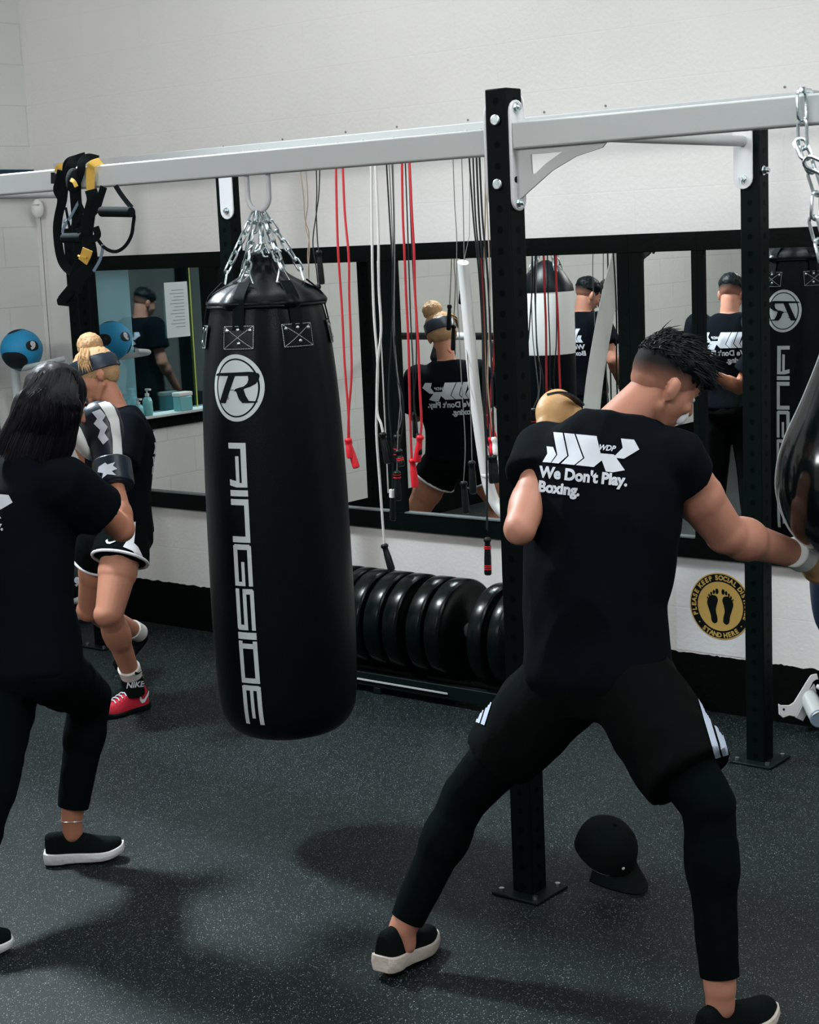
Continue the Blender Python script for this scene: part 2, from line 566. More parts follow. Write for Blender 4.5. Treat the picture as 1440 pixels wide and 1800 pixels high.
def folds(amp=0.006, f=9.0, stretch=(1, 1, 0.45), seed=0.0):
    def fn(p, n):
        q = V((p.x * f * stretch[0] + seed, p.y * f * stretch[1], p.z * f * stretch[2]))
        a = noise.noise(q) + 0.5 * noise.noise(q * 2.3)
        r = 1 - abs(noise.noise(q * 1.4 + V((5, 3, 1)))) * 2
        return n * amp * (a + 0.6 * r)
    return fn


def bvh_of(o):
    me = o.data; mw = wm(o)
    return BVHTree.FromPolygons([mw @ v.co for v in me.vertices], [tuple(p.vertices) for p in me.polygons])


def poly2d(polys, edge=0.02):
    """list of 2D polygons -> refined triangle soup (verts, faces)"""
    bm = bmesh.new()
    for pl in polys:
        vs = [bm.verts.new((a, b, 0)) for a, b in pl]
        bm.faces.new(vs)
    bmesh.ops.triangulate(bm, faces=bm.faces)
    refine(bm, edge)
    return bm


def refine(bm, edge):
    for _ in range(7):
        es = [e for e in bm.edges if e.calc_length() > edge]
        if not es: break
        bmesh.ops.subdivide_edges(bm, edges=es, cuts=1)
        bmesh.ops.triangulate(bm, faces=[f for f in bm.faces if len(f.verts) > 3])


def text2d(txt, size, edge=0.02, bold=0.0, align='LEFT', shear=0.0, space=1.0):
    c = bpy.data.curves.new('t', 'FONT'); c.body = txt; c.size = size; c.offset = bold; c.align_x = align
    c.shear = shear; c.space_character = space; c.resolution_u = 3
    o = bpy.data.objects.new('t', c); col.objects.link(o)
    dg = bpy.context.evaluated_depsgraph_get(); dg.update()
    me = bpy.data.meshes.new_from_object(o.evaluated_get(dg))
    bpy.data.objects.remove(o)
    bm = bmesh.new(); bm.from_mesh(me)
    bmesh.ops.triangulate(bm, faces=bm.faces)
    if edge: refine(bm, edge)
    return bm


def project(name, bms, o, u, v, d, tree, mat_, parent, off=0.002, maxd=1.0, flat=False):
    """lay flat artwork (bmesh list, in metres) onto a surface: from o+u*a+v*b along d"""
    o, u, v, d = V(o), V(u), V(v), V(d).normalized()
    vs = []; fs = []
    for bm in bms:
        idx = {}
        for q in bm.verts:
            p = o + u * q.co.x + v * q.co.y
            if flat:
                idx[q] = len(vs); vs.append(p)
                continue
            h = tree.ray_cast(p, d, maxd)
            if h[0] is not None:
                n = h[1] if h[1].dot(d) < 0 else -h[1]
                idx[q] = len(vs); vs.append(h[0] + n * off)
        for f in bm.faces:
            if all(q in idx for q in f.verts):
                fs.append(tuple(idx[q] for q in f.verts))
        bm.free()
    me = bpy.data.meshes.new(name)
    me.from_pydata([tuple(p) for p in vs], [], fs); me.update()
    me.materials.append(mat_)
    return link(name, me, parent, smooth=not flat)


# ================================================================== THE SETTING
fl = MB(); fl.box((XL - 2.6, YF - 0.2, -0.12), (XR + 0.2, YW + 0.15, 0.0)); struct(fl.build('floor', M['floor'], smooth=False))
cl = MB(); cl.box((XL - 2.6, YF - 0.2, ZC), (XR + 0.2, YW + 0.15, ZC + 0.12)); struct(cl.build('ceiling', M['ceil'], smooth=False))
wb = MB(); wb.box((XL - 2.6, YW, 0), (XR + 0.2, YW + 0.15, ZC)); struct(wb.build('wall_back', M['wall'], smooth=False))
wf = MB(); wf.box((XL - 2.6, YF - 0.15, 0), (XR + 0.2, YF, ZC)); struct(wf.build('wall_front', M['wall_far'], smooth=False))
wr = MB(); wr.box((XR, YF, 0), (XR + 0.15, YW, ZC)); struct(wr.build('wall_right', M['wall_block'], smooth=False))
WY0, WY1, WZ0, WZ1 = 4.15, 5.56, 1.02, 1.91
wl = MB()
wl.box((XL - 0.15, YF, 0), (XL, WY0, ZC)); wl.box((XL - 0.15, WY1, 0), (XL, YW, ZC))
wl.box((XL - 0.15, WY0, 0), (XL, WY1, WZ0)); wl.box((XL - 0.15, WY0, WZ1), (XL, WY1, ZC))
struct(wl.build('wall_left', M['wall_block'], smooth=False))
# rough-topped black band painted along the foot of the back wall
bb = MB(); top = []; bot = []
x = XL
while x < XR - 0.01:
    z = 0.238 + 0.006 * noise.noise(V((x * 22, 0, 0))) + 0.004 * noise.noise(V((x * 90, 3, 0)))
    top.append((x, z)); x += 0.012
poly = [(XL, 0.0)] + top + [(XR - 0.01, 0.0)]
o = len(bb.v)
for i in range(len(top) - 1):
    (xa, za), (xb, zb) = top[i], top[i + 1]
    bb.add([(xa, YW - 0.006, 0), (xb, YW - 0.006, 0), (xb, YW - 0.006, zb), (xa, YW - 0.006, za), (xa, YW, za), (xb, YW, zb)], [(0, 1, 2, 3), (3, 2, 5, 4)])
struct(bb.build('baseboard_back', M['black_paint'], smooth=False, fixn=False))
bl = MB(); bl.box((XL, YF, 0), (XL + 0.006, YW - 0.01, 0.235)); struct(bl.build('baseboard_left', M['black_paint'], smooth=False))

# office window in the left wall
win = MB(); win.box((XL - 0.15, WY0, WZ0 - 0.0), (XL - 0.11, WY1, WZ0 + 0.02))
win.cur = 0
fr = MB()
for lo, hi in (((XL - 0.06, WY0, WZ0 - 0.075), (XL + 0.018, WY1 + 0.02, WZ0 - 0.005)), ((XL - 0.06, WY0, WZ1), (XL + 0.018, WY1 + 0.02, WZ1 + 0.05)),
               ((XL - 0.06, WY0 - 0.05, WZ0 - 0.075), (XL + 0.018, WY0, WZ1 + 0.05)), ((XL - 0.06, WY1, WZ0 - 0.075), (XL + 0.018, WY1 + 0.02, WZ1 + 0.05))):
    fr.box(lo, hi)
window = struct(fr.build('window_1', M['frame'], smooth=False, bevel=0.002))
pn = MB(); pn.box((XL - 0.030, WY0, WZ0), (XL - 0.024, WY1, WZ1)); pn.build('pane', M['pane'], window, smooth=False)
sl = MB(); sl.box((XL - 0.022, WY0, WZ0 - 0.004), (XL + 0.075, WY1, WZ0 + 0.012)); sl.build('sill', M['sill'], window, smooth=False, bevel=0.003)
ye = MB(); ye.box((XL - 0.022, 4.770, WZ0 + 0.012), (XL - 0.020, 4.778, WZ1)); ye.build('edge_trim', M['edge_y'], window, smooth=False)
# the dark office behind the window
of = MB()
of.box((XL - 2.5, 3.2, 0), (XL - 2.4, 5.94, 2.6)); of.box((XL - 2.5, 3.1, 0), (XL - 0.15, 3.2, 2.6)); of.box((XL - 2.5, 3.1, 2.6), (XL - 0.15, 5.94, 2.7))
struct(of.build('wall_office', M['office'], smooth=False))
bd = MB()
for k in range(10):
    a = 5.24 + k * 0.032
    bd.ribbon([(XL - 0.07, a, WZ0 + 0.01), (XL - 0.07, a, WZ1 - 0.01)], 0.034, 0.002, (1, 0.25, 0))
tag(bd.build('window_blind', M['blind'], smooth=False), 'pale blue vertical blind behind the office window glass', 'blind')

# ------------------------------------------------------------------ mirrors on the back wall
JO = [(-6.93, -6.85), (-6.035, -5.915), (-4.865, -4.77), (-3.595, -3.483), (-3.25, -3.198), (-1.95, -1.90), (-0.6, -0.55)]
ZM0, ZM1 = 0.735, 1.90
names = ['first wall mirror from the left, showing the blue medicine ball reflected', 'wall mirror behind the hanging jump ropes, right of the heavy bag',
         'wall mirror crossed by the white pipe and the front rig post', 'narrow wall mirror above the head of the boxer on the right',
         'wall mirror beside the rear rig post on the right, reflecting a heavy bag', 'wall mirror at the right-hand end of the row']
for k in range(len(JO) - 1):
    a, b = JO[k][1], JO[k + 1][0]
    t = thing('wall_mirror', (a, YW, ZM0), names[k], 'mirror', 'mirrors along the back wall')
    g = MB(); g.box((a - 0.004, YW - 0.012, ZM0 - 0.004), (b + 0.004, YW - 0.002, ZM1 + 0.004)); g.build('mirror_glass', M['mirror'], t, smooth=False)
    f = MB()
    la = (JO[k][1] - JO[k][0]) / 2; lb = (JO[k + 1][1] - JO[k + 1][0]) / 2
    if k == 0: la = 0.08
    # wavy silicone edge on the top rail as in a painted frame
    f.box((a - la, YW - 0.030, ZM1), (b + lb, YW - 0.001, ZM1 + 0.075))
    f.box((a - la, YW - 0.030, ZM0 - 0.085), (b + lb, YW - 0.001, ZM0))
    f.box((a - la, YW - 0.028, ZM0), (a, YW - 0.001, ZM1))
    f.box((b, YW - 0.028, ZM0), (b + lb, YW - 0.001, ZM1))
    f.build('mirror_frame', M['frame'], t, smooth=False, bevel=0.002)
    s = MB(); s.box((a, YW - 0.034, ZM0 - 0.002), (b, YW - 0.012, ZM0 + 0.004)); s.build('ledge_trim', M['trim_grey'], t, smooth=False)

# ------------------------------------------------------------------ ceiling panels
for (x, y, p, sx, sy, aim, spr), lab in zip(LAMPS, ('in the left corner near the mirrors', 'above the punching man', 'above the heavy bag', 'right of the teardrop bag', 'over the camera side of the room', 'at the far left of the room')):
    t = thing('ceiling_light', (x, y, ZC), 'white rectangular ceiling light panel ' + lab, 'light', 'ceiling light panels')
    h = MB(); h.box((x - sx / 2 - 0.03, y - sy / 2 - 0.03, ZC - 0.06), (x + sx / 2 + 0.03, y + sy / 2 + 0.03, ZC)); h.build('housing', M['beam'], t, smooth=False, bevel=0.004)
    d = MB(); d.box((x - sx / 2, y - sy / 2, ZC - 0.066), (x + sx / 2, y + sy / 2, ZC - 0.058)); d.build('diffuser', M['lamp'], t, smooth=False)

# navy board and alarm sensor in the corner
nb = MB(); nb.box((XL, 5.15, 2.315), (XL + 0.05, 5.925, 2.455))
tag(nb.build('wall_board', M['navy_box'], smooth=False, bevel=0.003), 'dark navy board high on the left wall behind the white beam', 'board')
sc = on_y(66, 367, 5.90)
t = thing('motion_sensor', (sc.x, 5.9, sc.z), 'small white motion sensor in the wall corner with thin cable', 'sensor')
s = MB(); s.ell(sc, (0.030, -0.012, 0), (0.012, 0.030, 0), (0, 0, 0.052)); s.build('housing', M['white_plastic'], t)
s = MB(); s.obox(sc + V((0.012, -0.018, 0.02)), (0.018, 0.006, 0), (-0.003, 0.008, 0), (0, 0, 0.002)); s.build('lens_slot', M['ink'], t)
s = MB(); s.tube([sc + V((-0.005, 0.02, -0.04)), sc + V((-0.012, 0.02, -0.5)), sc + V((-0.014, 0.02, -1.4))], 0.0022); s.build('cable', M['ink'], t)

# ================================================================== RIG
PW = 0.0375
XF = -2.765


def hole_mat(x, y):
    """black powder coat with a row of 21 mm holes down the middle of each face"""
    m = mat('black_punched_steel', (0.001, 0.004, 0.004), 0.5, spec=0.05)
    nt = m.node_tree; b = nt.nodes['Principled BSDF']
    tc = [n for n in nt.nodes if n.type == 'TEX_COORD'][0]
    sp = nt.nodes.new('ShaderNodeSeparateXYZ'); nt.links.new(tc.outputs['Object'], sp.inputs[0])

    def mth(op, a, b_=None):
        n = nt.nodes.new('ShaderNodeMath'); n.operation = op
        for i, q in enumerate((a, b_)):
            if q is None: continue
            if isinstance(q, (int, float)): n.inputs[i].default_value = q
            else: nt.links.new(q, n.inputs[i])
        return n.outputs[0]
    dx = mth('SUBTRACT', sp.outputs[0], x); dy = mth('SUBTRACT', sp.outputs[1], y)
    d = mth('MINIMUM', mth('ABSOLUTE', dx), mth('ABSOLUTE', dy))
    z = mth('SUBTRACT', mth('FLOORED_MODULO', sp.outputs[2], 0.06), 0.03)
    rr = mth('SQRT', mth('ADD', mth('MULTIPLY', d, d), mth('MULTIPLY', z, z)))
    k = mth('LESS_THAN', rr, 0.0105)
    mx = nt.nodes.new('ShaderNodeMix'); mx.data_type = 'RGBA'
    mx.inputs[6].default_value = (0.0012, 0.0038, 0.0036, 1); mx.inputs[7].default_value = (0.0005, 0.0022, 0.002, 1)
    nt.links.new(k, mx.inputs[0]); nt.links.new(mx.outputs[2], b.inputs['Base Color'])
    nt.links.new(mth('SUBTRACT', 0.06, mth('MULTIPLY', k, 0.03)), b.inputs['Specular IOR Level'])
    return m


def post(x, y, h, label, plates=True):
    t = thing('rig_post', (x, y, 0), label, 'post', 'black uprights of the rig')
    b = MB(); b.box((x - PW, y - PW, 0.008), (x + PW, y + PW, h)); b.build('upright', hole_mat(x, y), t, bevel=0.004, seg=3)
    bp = MB(); bp.box((x - 0.085, y - 0.085, 0.0), (x + 0.085, y + 0.085, 0.010)); pl = bp.build('base_plate', M['post'], t, bevel=0.003)
    for sx in (-1, 1):
        for sy in (-1, 1):
            bo = MB(); bo.cyl((x + sx * 0.062, y + sy * 0.062, 0.009), (x + sx * 0.062, y + sy * 0.062, 0.020), 0.009, n=6); bo.build('anchor_bolt', M['steel'], pl, smooth=False)
    return t


post_f = post(XF, 3.96, 2.405, 'tall black rig post in front, left of the punching man, white beams bolted to it')
post_br = post(-2.737, 5.46, 2.405, 'black rear rig post by the wall right of the round yellow sign')
post_bl = post(-5.345, 5.46, 2.405, 'black rear rig post directly behind the chains of the heavy bag')
post_bl2 = post(-6.42, 5.46, 2.405, 'black rear rig post behind the draped suspension trainer')
post_fl = post(-6.42, 3.96, 2.405, 'black front rig post at the far left end of the long beam')


def hexbolt(mb, c, n, r=0.0125, h=0.010):
    c, n = V(c), V(n).normalized()
    mb.cyl(c, c + n * 0.003, r * 1.25, n=24)
    mb.cyl(c + n * 0.003, c + n * h, r, n=6)
    mb.cyl(c + n * h, c + n * (h + 0.008), r * 0.55, n=16)


for z in (2.318, 2.139):          # bolts through the front face of the front post
    bo = MB(); c = V((XF, 3.96 - PW, z)); n = V((0, -1, 0))
    bo.cyl(c, c + n * 0.010, 0.0155, n=28); bo.build('coach_bolt', M['steel'], post_f, bevel=0.003)


def round_plate(mb, c, u, v, n, hw, z0, z1, th):
    """vertical plate with rounded ends; c.z ignored"""
    pts = []
    for k in range(9):
        a = math.pi * k / 8
        pts.append((hw * math.cos(a), z1 - hw + hw * math.sin(a)))
    for k in range(9):
        a = math.pi + math.pi * k / 8
        pts.append((hw * math.cos(a), z0 + hw + hw * math.sin(a)))
    mb.prism(pts, (c[0], c[1], 0), u, v, V(n) * th)


def u_loop(mb, x, y, z, w_=0.047, drop=0.115, r=0.0085):
    pts = [(x - w_, y, z + 0.01)] + [(x - w_ * math.cos(math.pi * k / 12) * (1 if k in (0, 12) else 1), y, z - (drop - w_) - w_ * math.sin(math.pi * k / 12)) for k in range(13)] + [(x + w_, y, z + 0.01)]
    mb.tube(pts, r, n=12)


BX, BY = -3.735, 3.96            # heavy bag axis
# long beam on the left of the front post
t = thing('cross_beam', (XF - PW, 3.96, 2.26), 'long white steel beam left of the front post carrying the heavy bag', 'beam', 'white beams of the rig')
b = MB(); b.box((-6.42 + PW + 0.008, 3.96 - 0.03, 2.222), (XF - PW - 0.008, 3.96 + 0.03, 2.297)); b.build('tube', M['beam'], t, bevel=0.006, seg=3)
b = MB(); round_plate(b, (XF - PW - 0.008, 3.96), V((0, 1, 0)), V((0, 0, 1)), V((1, 0, 0)), PW, 2.08, 2.37, 0.008)
b.build('end_plate', M['plate'], t, bevel=0.0015)
b = MB(); u_loop(b, BX - 0.005, BY, 2.222); b.build('hanging_loop', M['plate'], t)
# beam on the right
t = thing('cross_beam', (XF + PW, 3.96, 2.28), 'white steel beam right of the front post with triangular gusset', 'beam', 'white beams of the rig')
b = MB(); b.box((XF + PW + 0.008, 3.96 - 0.03, 2.234), (0.3, 3.96 + 0.03, 2.309)); b.build('tube', M['beam'], t, bevel=0.006, seg=3)
b = MB(); round_plate(b, (XF + PW, 3.96), V((0, 1, 0)), V((0, 0, 1)), V((1, 0, 0)), 0.034, 2.062, 2.372, 0.009)
b.build('end_plate', M['plate'], t, bevel=0.002)
for z in (2.350, 2.084):
    b = MB(); hexbolt(b, (XF + PW + 0.009, 3.955, z), (1, 0, 0), 0.0125, 0.010); b.build('hex_bolt', M['steel'], t, smooth=False)
b = MB(); b.cyl((XF + PW + 0.0085, 3.945, 2.150), (XF + PW + 0.0098, 3.945, 2.150), 0.009); b.build('plate_hole', M['hole'], t)
gx, gz = XF + PW + 0.009, 2.234
gp = [(0.0, 0.0), (0.30, 0.0), (0.285, -0.014), (0.20, -0.032), (0.12, -0.066), (0.05, -0.112), (0.0, -0.145)]
hp = [(0.050, -0.017), (0.155, -0.017), (0.10, -0.045), (0.062, -0.072), (0.052, -0.070)]
b = MB()
ring_o = gp; ring_i = hp
# plate with a window: build as strips between outline and opening
def gus(y, poly):
    return [V((gx + a, y, gz + c)) for a, c in poly]
strip = [[(0, 0), (0.30, 0), (0.285, -0.014), (0.155, -0.017), (0.050, -0.017), (0, -0.017)],
         [(0, -0.017), (0.050, -0.017), (0.052, -0.070), (0.050, -0.112), (0, -0.145)],
         [(0.052, -0.070), (0.062, -0.072), (0.10, -0.045), (0.155, -0.017), (0.285, -0.014), (0.20, -0.032), (0.12, -0.066), (0.050, -0.112)]]
for sp_ in strip:
    b.prism(sp_, (gx, 3.948, gz), (1, 0, 0), (0, 0, 1), (0, 0.006, 0))
b.build('gusset', M['beam'], t, smooth=False)


def depth_bar(x, label, z=2.285, zb=2.118):
    t = thing('depth_bar', (x, 5.40, z), label, 'bar', 'white tubes joining front and rear posts')
    b = MB(); b.cyl((x, 3.96 + PW + 0.006, z), (x, 5.46 - PW - 0.006, z), 0.019, n=24); b.build('tube', M['beam'], t)
    b = MB(); round_plate(b, (x, 5.46 - PW - 0.007), V((1, 0, 0)), V((0, 0, 1)), V((0, 1, 0)), 0.0375, zb, 2.40, 0.007); b.build('rear_plate', M['plate'], t, bevel=0.0015)
    b = MB(); round_plate(b, (x, 3.96 + PW), V((1, 0, 0)), V((0, 0, 1)), V((0, 1, 0)), 0.0375, zb, 2.40, 0.007); b.build('front_plate', M['plate'], t, bevel=0.0015)
    b = MB(); c = V((x, 5.46 - PW - 0.007, zb + 0.035)); hexbolt(b, c, (0, -1, 0), 0.0125, 0.009); b.build('plate_bolt', M['steel'], t, smooth=False)
    return t


depth_bar(XF + 0.005, 'white tube running back from the front post under the right beam')
depth_bar(-6.42, 'white tube at far left under the beam beside the suspension trainer')
b5 = thing('depth_bar', (-5.345, 5.4, 2.285), 'white bolted plate on the rear post behind the heavy bag chains', 'bar')
b = MB(); round_plate(b, (-5.345 + 0.03, 5.46 - PW - 0.007), V((1, 0, 0)), V((0, 0, 1)), V((0, 1, 0)), 0.040, 2.118, 2.40, 0.007); b.build('rear_plate', M['plate'], b5, bevel=0.0015)
b = MB(); hexbolt(b, (-5.315, 5.46 - PW - 0.007, 2.155), (0, -1, 0), 0.0125, 0.009); b.build('plate_bolt', M['steel'], b5, smooth=False)
b = MB(); hexbolt(b, (-2.737 + PW, 5.455, 2.180), (1, 0, 0), 0.0135, 0.016); bo = b.build('side_bolt', M['steel'], post_br, smooth=False)
# rear beam that carries the jump ropes
t = thing('rear_beam', (-4, 5.46, 2.41), 'pale rear beam just visible above the long white beam', 'beam')
b = MB(); b.box((-6.5, 5.46 - 0.03, 2.406), (-2.50, 5.46 + 0.03, 2.440)); b.build('tube', M['beam'], t, bevel=0.004)
pg = MB()
for x in (-5.25, -5.14, -5.05, -4.93, -4.72, -4.60, -4.46, -4.30, -4.08, -3.98, -3.93, -3.86):
    pg.cyl((x, 5.43, 2.395), (x, 5.36, 2.405), 0.005, n=10)
pg.build('rope_pegs', M['beam'], t)
# screw heads in the wall
for i, (px, py) in enumerate(((393, 258), (497, 245), (608, 232), (698, 223), (823, 211), (957, 197), (1065, 186), (1380, 153))):
    c = on_y(px, py, YW)
    s = MB(); s.cyl(c, c - V((0, 0.003, 0)), 0.005, n=12)
    tag(s.build('wall_screw', M['ink']), 'tiny dark screw head in the white wall above the beams', 'screw', 'screws in the wall above the beams')


# ================================================================== CHAINS
def oval(mb, c, d, s, L=0.030, W=0.011, r=0.0032, n=6, seg=14):
    """one chain link centred c, long axis d, side axis s"""
    c = V(c); d = V(d).normalized(); s = V(s).normalized()
    nn = d.cross(s).normalized()
    path = []
    for k in range(seg):
        a = 2 * math.pi * k / seg
        x, y = math.cos(a), math.sin(a)
        path.append((c + d * ((L / 2 - W / 2) * (1 if x > 0 else -1) + x * W / 2) + s * (y * W / 2), a))
    rs = []
    for i, (p, a) in enumerate(path):
        q0 = path[i - 1][0]; q1 = path[(i + 1) % seg][0]
        tt = (q1 - q0).normalized(); out = tt.cross(nn).normalized()
        rs.append([p + (out * math.cos(2 * math.pi * j / n) + nn * math.sin(2 * math.pi * j / n)) * r for j in range(n)])
    rs.append(rs[0])
    mb.rings(rs, False, False)


def chain(mb, pts, L=0.040, W=0.020, r=0.0032, tw=0.0):
    pts = [V(p) for p in pts]
    tot = sum((pts[i + 1] - pts[i]).length for i in range(len(pts) - 1))
    pitch = L - 2.6 * r
    n = max(1, round(tot / pitch)); step = tot / n
    k = 0
    seglen = [(pts[i + 1] - pts[i]).length for i in range(len(pts) - 1)]
    for i in range(n):
        s = (i + 0.5) * step; j = 0
        while j < len(seglen) - 1 and s > seglen[j]:
            s -= seglen[j]; j += 1
        d = (pts[j + 1] - pts[j]).normalized(); c = pts[j] + d * s
        u, v, _ = frame_z(d)
        a = math.pi / 2 * (i % 2) + tw + 0.35
        oval(mb, c, d, u * math.cos(a) + v * math.sin(a), L, W, r)


# ================================================================== HEAVY BAG
bag = thing('heavy_bag', (BX, BY, 0.369), 'large black leather heavy bag with silver lettering hanging in front', 'punching bag', 'black heavy bags with silver lettering')
prof = [(0.369, 0.02), (0.370, 0.10), (0.376, 0.15), (0.394, 0.188), (0.430, 0.216), (0.48, 0.230), (0.57, 0.236), (0.75, 0.240), (1.0, 0.238), (1.2, 0.235), (1.4, 0.229),
        (1.52, 0.223), (1.62, 0.215), (1.70, 0.206), (1.76, 0.195), (1.805, 0.183), (1.818, 0.172)]
pts = spline([(z, r, 0) for z, r in prof], 5)
tocam = math.atan2(-BY, -BX)      # azimuth of camera from the bag


def bulge(z, t_):
    k = 1.0
    f = max(0.0, min(1.0, (z - 1.25) / 0.5))
    for a0, dep in ((0.02, 0.055), (1.05, 0.04), (-1.15, 0.035), (2.2, 0.04), (3.2, 0.04), (-2.3, 0.04)):
        d = (t_ - frame_off - a0 + math.pi) % (2 * math.pi) - math.pi
        k -= dep * f * math.exp(-(d / 0.20) ** 2) * (1.0 if z < 1.80 else 0.6)
    k += 0.006 * noise.noise(V((math.cos(t_) * 2, math.sin(t_) * 2, z * 2.5)))
    return k


u_, v_, _ = frame_z(V((0, 0, 1)))
frame_off = math.atan2((V((-BX, -BY, 0)).normalized()).dot(v_), (V((-BX, -BY, 0)).normalized()).dot(u_))
bm_ = MB(); bm_.lathe([(p.x, max(p.y, 0.01)) for p in pts], (BX, BY, 0), n=128, fn=bulge)
body = bm_.build('bag_body', M['leather'], bag, ang=70)
tree_b = bvh_of(body)


def pleat(z, t_):
    f = max(0.0, min(1.0, (1.99 - z) / 0.18))
    s = math.sin(t_ * 6 + 0.6) * 0.10 + 0.05 * math.sin(t_ * 11 + 1) + 0.04 * noise.noise(V((math.cos(t_) * 3, math.sin(t_) * 3, z * 9)))
    return 1 + s * (1 - f * 0.55)


tp = spline([(1.800, 0.184, 0), (1.815, 0.189, 0), (1.828, 0.182, 0), (1.85, 0.160, 0), (1.878, 0.112, 0), (1.905, 0.070, 0), (1.935, 0.050, 0), (1.965, 0.048, 0), (1.972, 0.034, 0), (1.974, 0.004, 0)], 5)
b = MB(); b.lathe([(p.x, max(p.y, 0.003)) for p in tp], (BX, BY, 0), n=128, fn=pleat); top_o = b.build('gathered_top', M['leather'], bag, ang=70)
tree_t = bvh_of(top_o)
b = MB(); ringp = []
for k in range(97):
    a = 2 * math.pi * k / 96
    rr = 0.187 * bulge(1.80, a) + 0.003
    ringp.append(V((BX, BY, 1.806)) + (u_ * math.cos(a) + v_ * math.sin(a)) * rr)
b.tube(ringp, 0.0045, n=8, cap=False); b.build('rim_piping', M['leather'], bag)
hang = V((BX - 0.005, BY, 2.222 - 0.115 - 0.004))
cam_dir = V((-BX, -BY, 0)).normalized(); side = V((-cam_dir.y, cam_dir.x, 0)); side = side if side.dot(CR) > 0 else -side
for k in range(6):
    a = math.radians((-27, 28, 88, 148, -147, -88)[k])
    rad = cam_dir * math.cos(a) + side * math.sin(a)
    tan = V((0, 0, 1)).cross(rad)
    tan = tan if tan.dot(side) > 0 else -tan
    def surf(z, off=0.003):
        h = (tree_t if z > 1.81 else tree_b).ray_cast(V((BX, BY, z)) + rad * 0.6, -rad, 1.0)
        return h[0] + rad * off if h[0] is not None else V((BX, BY, z)) + rad * 0.2
    ring_c = V((BX, BY, 1.905)) + rad * 0.128
    path = [surf(1.735, 0.004), surf(1.77, 0.005), surf(1.80, 0.007), V((BX, BY, 1.835)) + rad * 0.185, V((BX, BY, 1.862)) + rad * 0.160, ring_c - V((0, 0, 0.022)) + rad * 0.008]
    b = MB(); b.ribbon(spline(path, 4), 0.040, 0.005, rad + V((0, 0, 0.5))); st = b.build('strap', M['webbing'], bag, bevel=0.001)
    # reinforcement patch
    pc = V((BX, BY, 1.712)) + rad * 0.5
    pb = [poly2d([[(-0.052, -0.038), (0.052, -0.038), (0.052, 0.038), (-0.052, 0.038)]], 0.012)]
    project('strap_patch', pb, pc, tan, V((0, 0, 1)), -rad, tree_b, M['leather'], bag, off=0.0055)
    st2 = []
    def seg(a_, b_, w_=0.0009):
        a_, b_ = V((*a_, 0)), V((*b_, 0)); n_ = round((b_ - a_).length / 0.0052); d_ = (b_ - a_) / n_; q = V((-d_.y, d_.x, 0)).normalized() * w_
        for i in range(n_):
            p0 = a_ + d_ * i; p1 = p0 + d_ * 0.62
            st2.append([(p0 + q)[:2], (p1 + q)[:2], (p1 - q)[:2], (p0 - q)[:2]])
    e = 0.049; g_ = 0.035
    for p0, p1 in (((-e, -g_), (e, -g_)), ((e, -g_), (e, g_)), ((e, g_), (-e, g_)), ((-e, g_), (-e, -g_)), ((-e, -g_), (e, g_)), ((-e, g_), (e, -g_))):
        seg(p0, p1)
    project('stitching', [poly2d(st2, 0.01)], pc, tan, V((0, 0, 1)), -rad, tree_b, M['stitch'], bag, off=0.0068)
    for (rx, rz) in ((-0.040, 0.022), (0.0, 0.024), (0.040, 0.022), (0.004, -0.018)):
        h = tree_b.ray_cast(pc + tan * rx + V((0, 0, rz)), -rad, 1.0)
        if h[0] is not None:
            b = MB(); b.ell(h[0] + rad * 0.006, tan * 0.0062, V((0, 0, 0.0062)), rad * 0.003, 12, 6); b.build('rivet', M['steel'], bag)
    # triangular ring and chain
    d1 = (hang - ring_c).normalized()
    b = MB()
    tri = [ring_c - V((0, 0, 0.026)) - tan * 0.024, ring_c - V((0, 0, 0.026)) + tan * 0.024, ring_c + d1 * 0.018 + tan * 0.006, ring_c + d1 * 0.018 - tan * 0.006, ring_c - V((0, 0, 0.026)) - tan * 0.024]
    b.tube(tri, 0.0034, n=8); b.build('strap_ring', M['steel'], bag)
    b = MB(); chain(b, [ring_c + d1 * 0.012, hang + rad * 0.016 + V((0, 0, 0.0))], 0.044, 0.021, 0.0036, tw=k * 0.4); b.build('chain', M['steel'], bag)
b = MB(); chain(b, [hang + V((0.004, 0, 0.0)), hang + V((0.004, 0, -0.075))], 0.046, 0.022, 0.0042)
b.cyl(hang + V((0.004, 0, -0.072)), hang + V((0.004, 0, -0.100)), 0.010, 0.013)
chain(b, [hang + V((0.004, 0, -0.095)), V((BX, BY, 1.965))], 0.040, 0.024, 0.0042, tw=0.7)
for k in range(16):
    a = k * 0.8; r = 0.030 + 0.014 * math.sin(k * 1.7)
    oval(b, V((BX, BY, 1.972 + 0.02 * math.sin(k * 2.3))) + V((math.cos(a) * r, math.sin(a) * r, 0)), (math.cos(a), math.sin(a), -0.9), (-math.sin(a), math.cos(a), 0.2), 0.040, 0.020, 0.0034)
b.build('centre_chain', M['steel'], bag)
b = MB(); bp_ = V((BX, BY, 0.369)); b.tube([bp_ + V((-0.013, 0, 0.004)), bp_ + V((-0.013, 0, -0.014)), bp_ + V((0, 0, -0.030)), bp_ + V((0.013, 0, -0.014)), bp_ + V((0.013, 0, 0.004))], 0.003, n=8)
b.build('bottom_ring', M['steel'], bag)


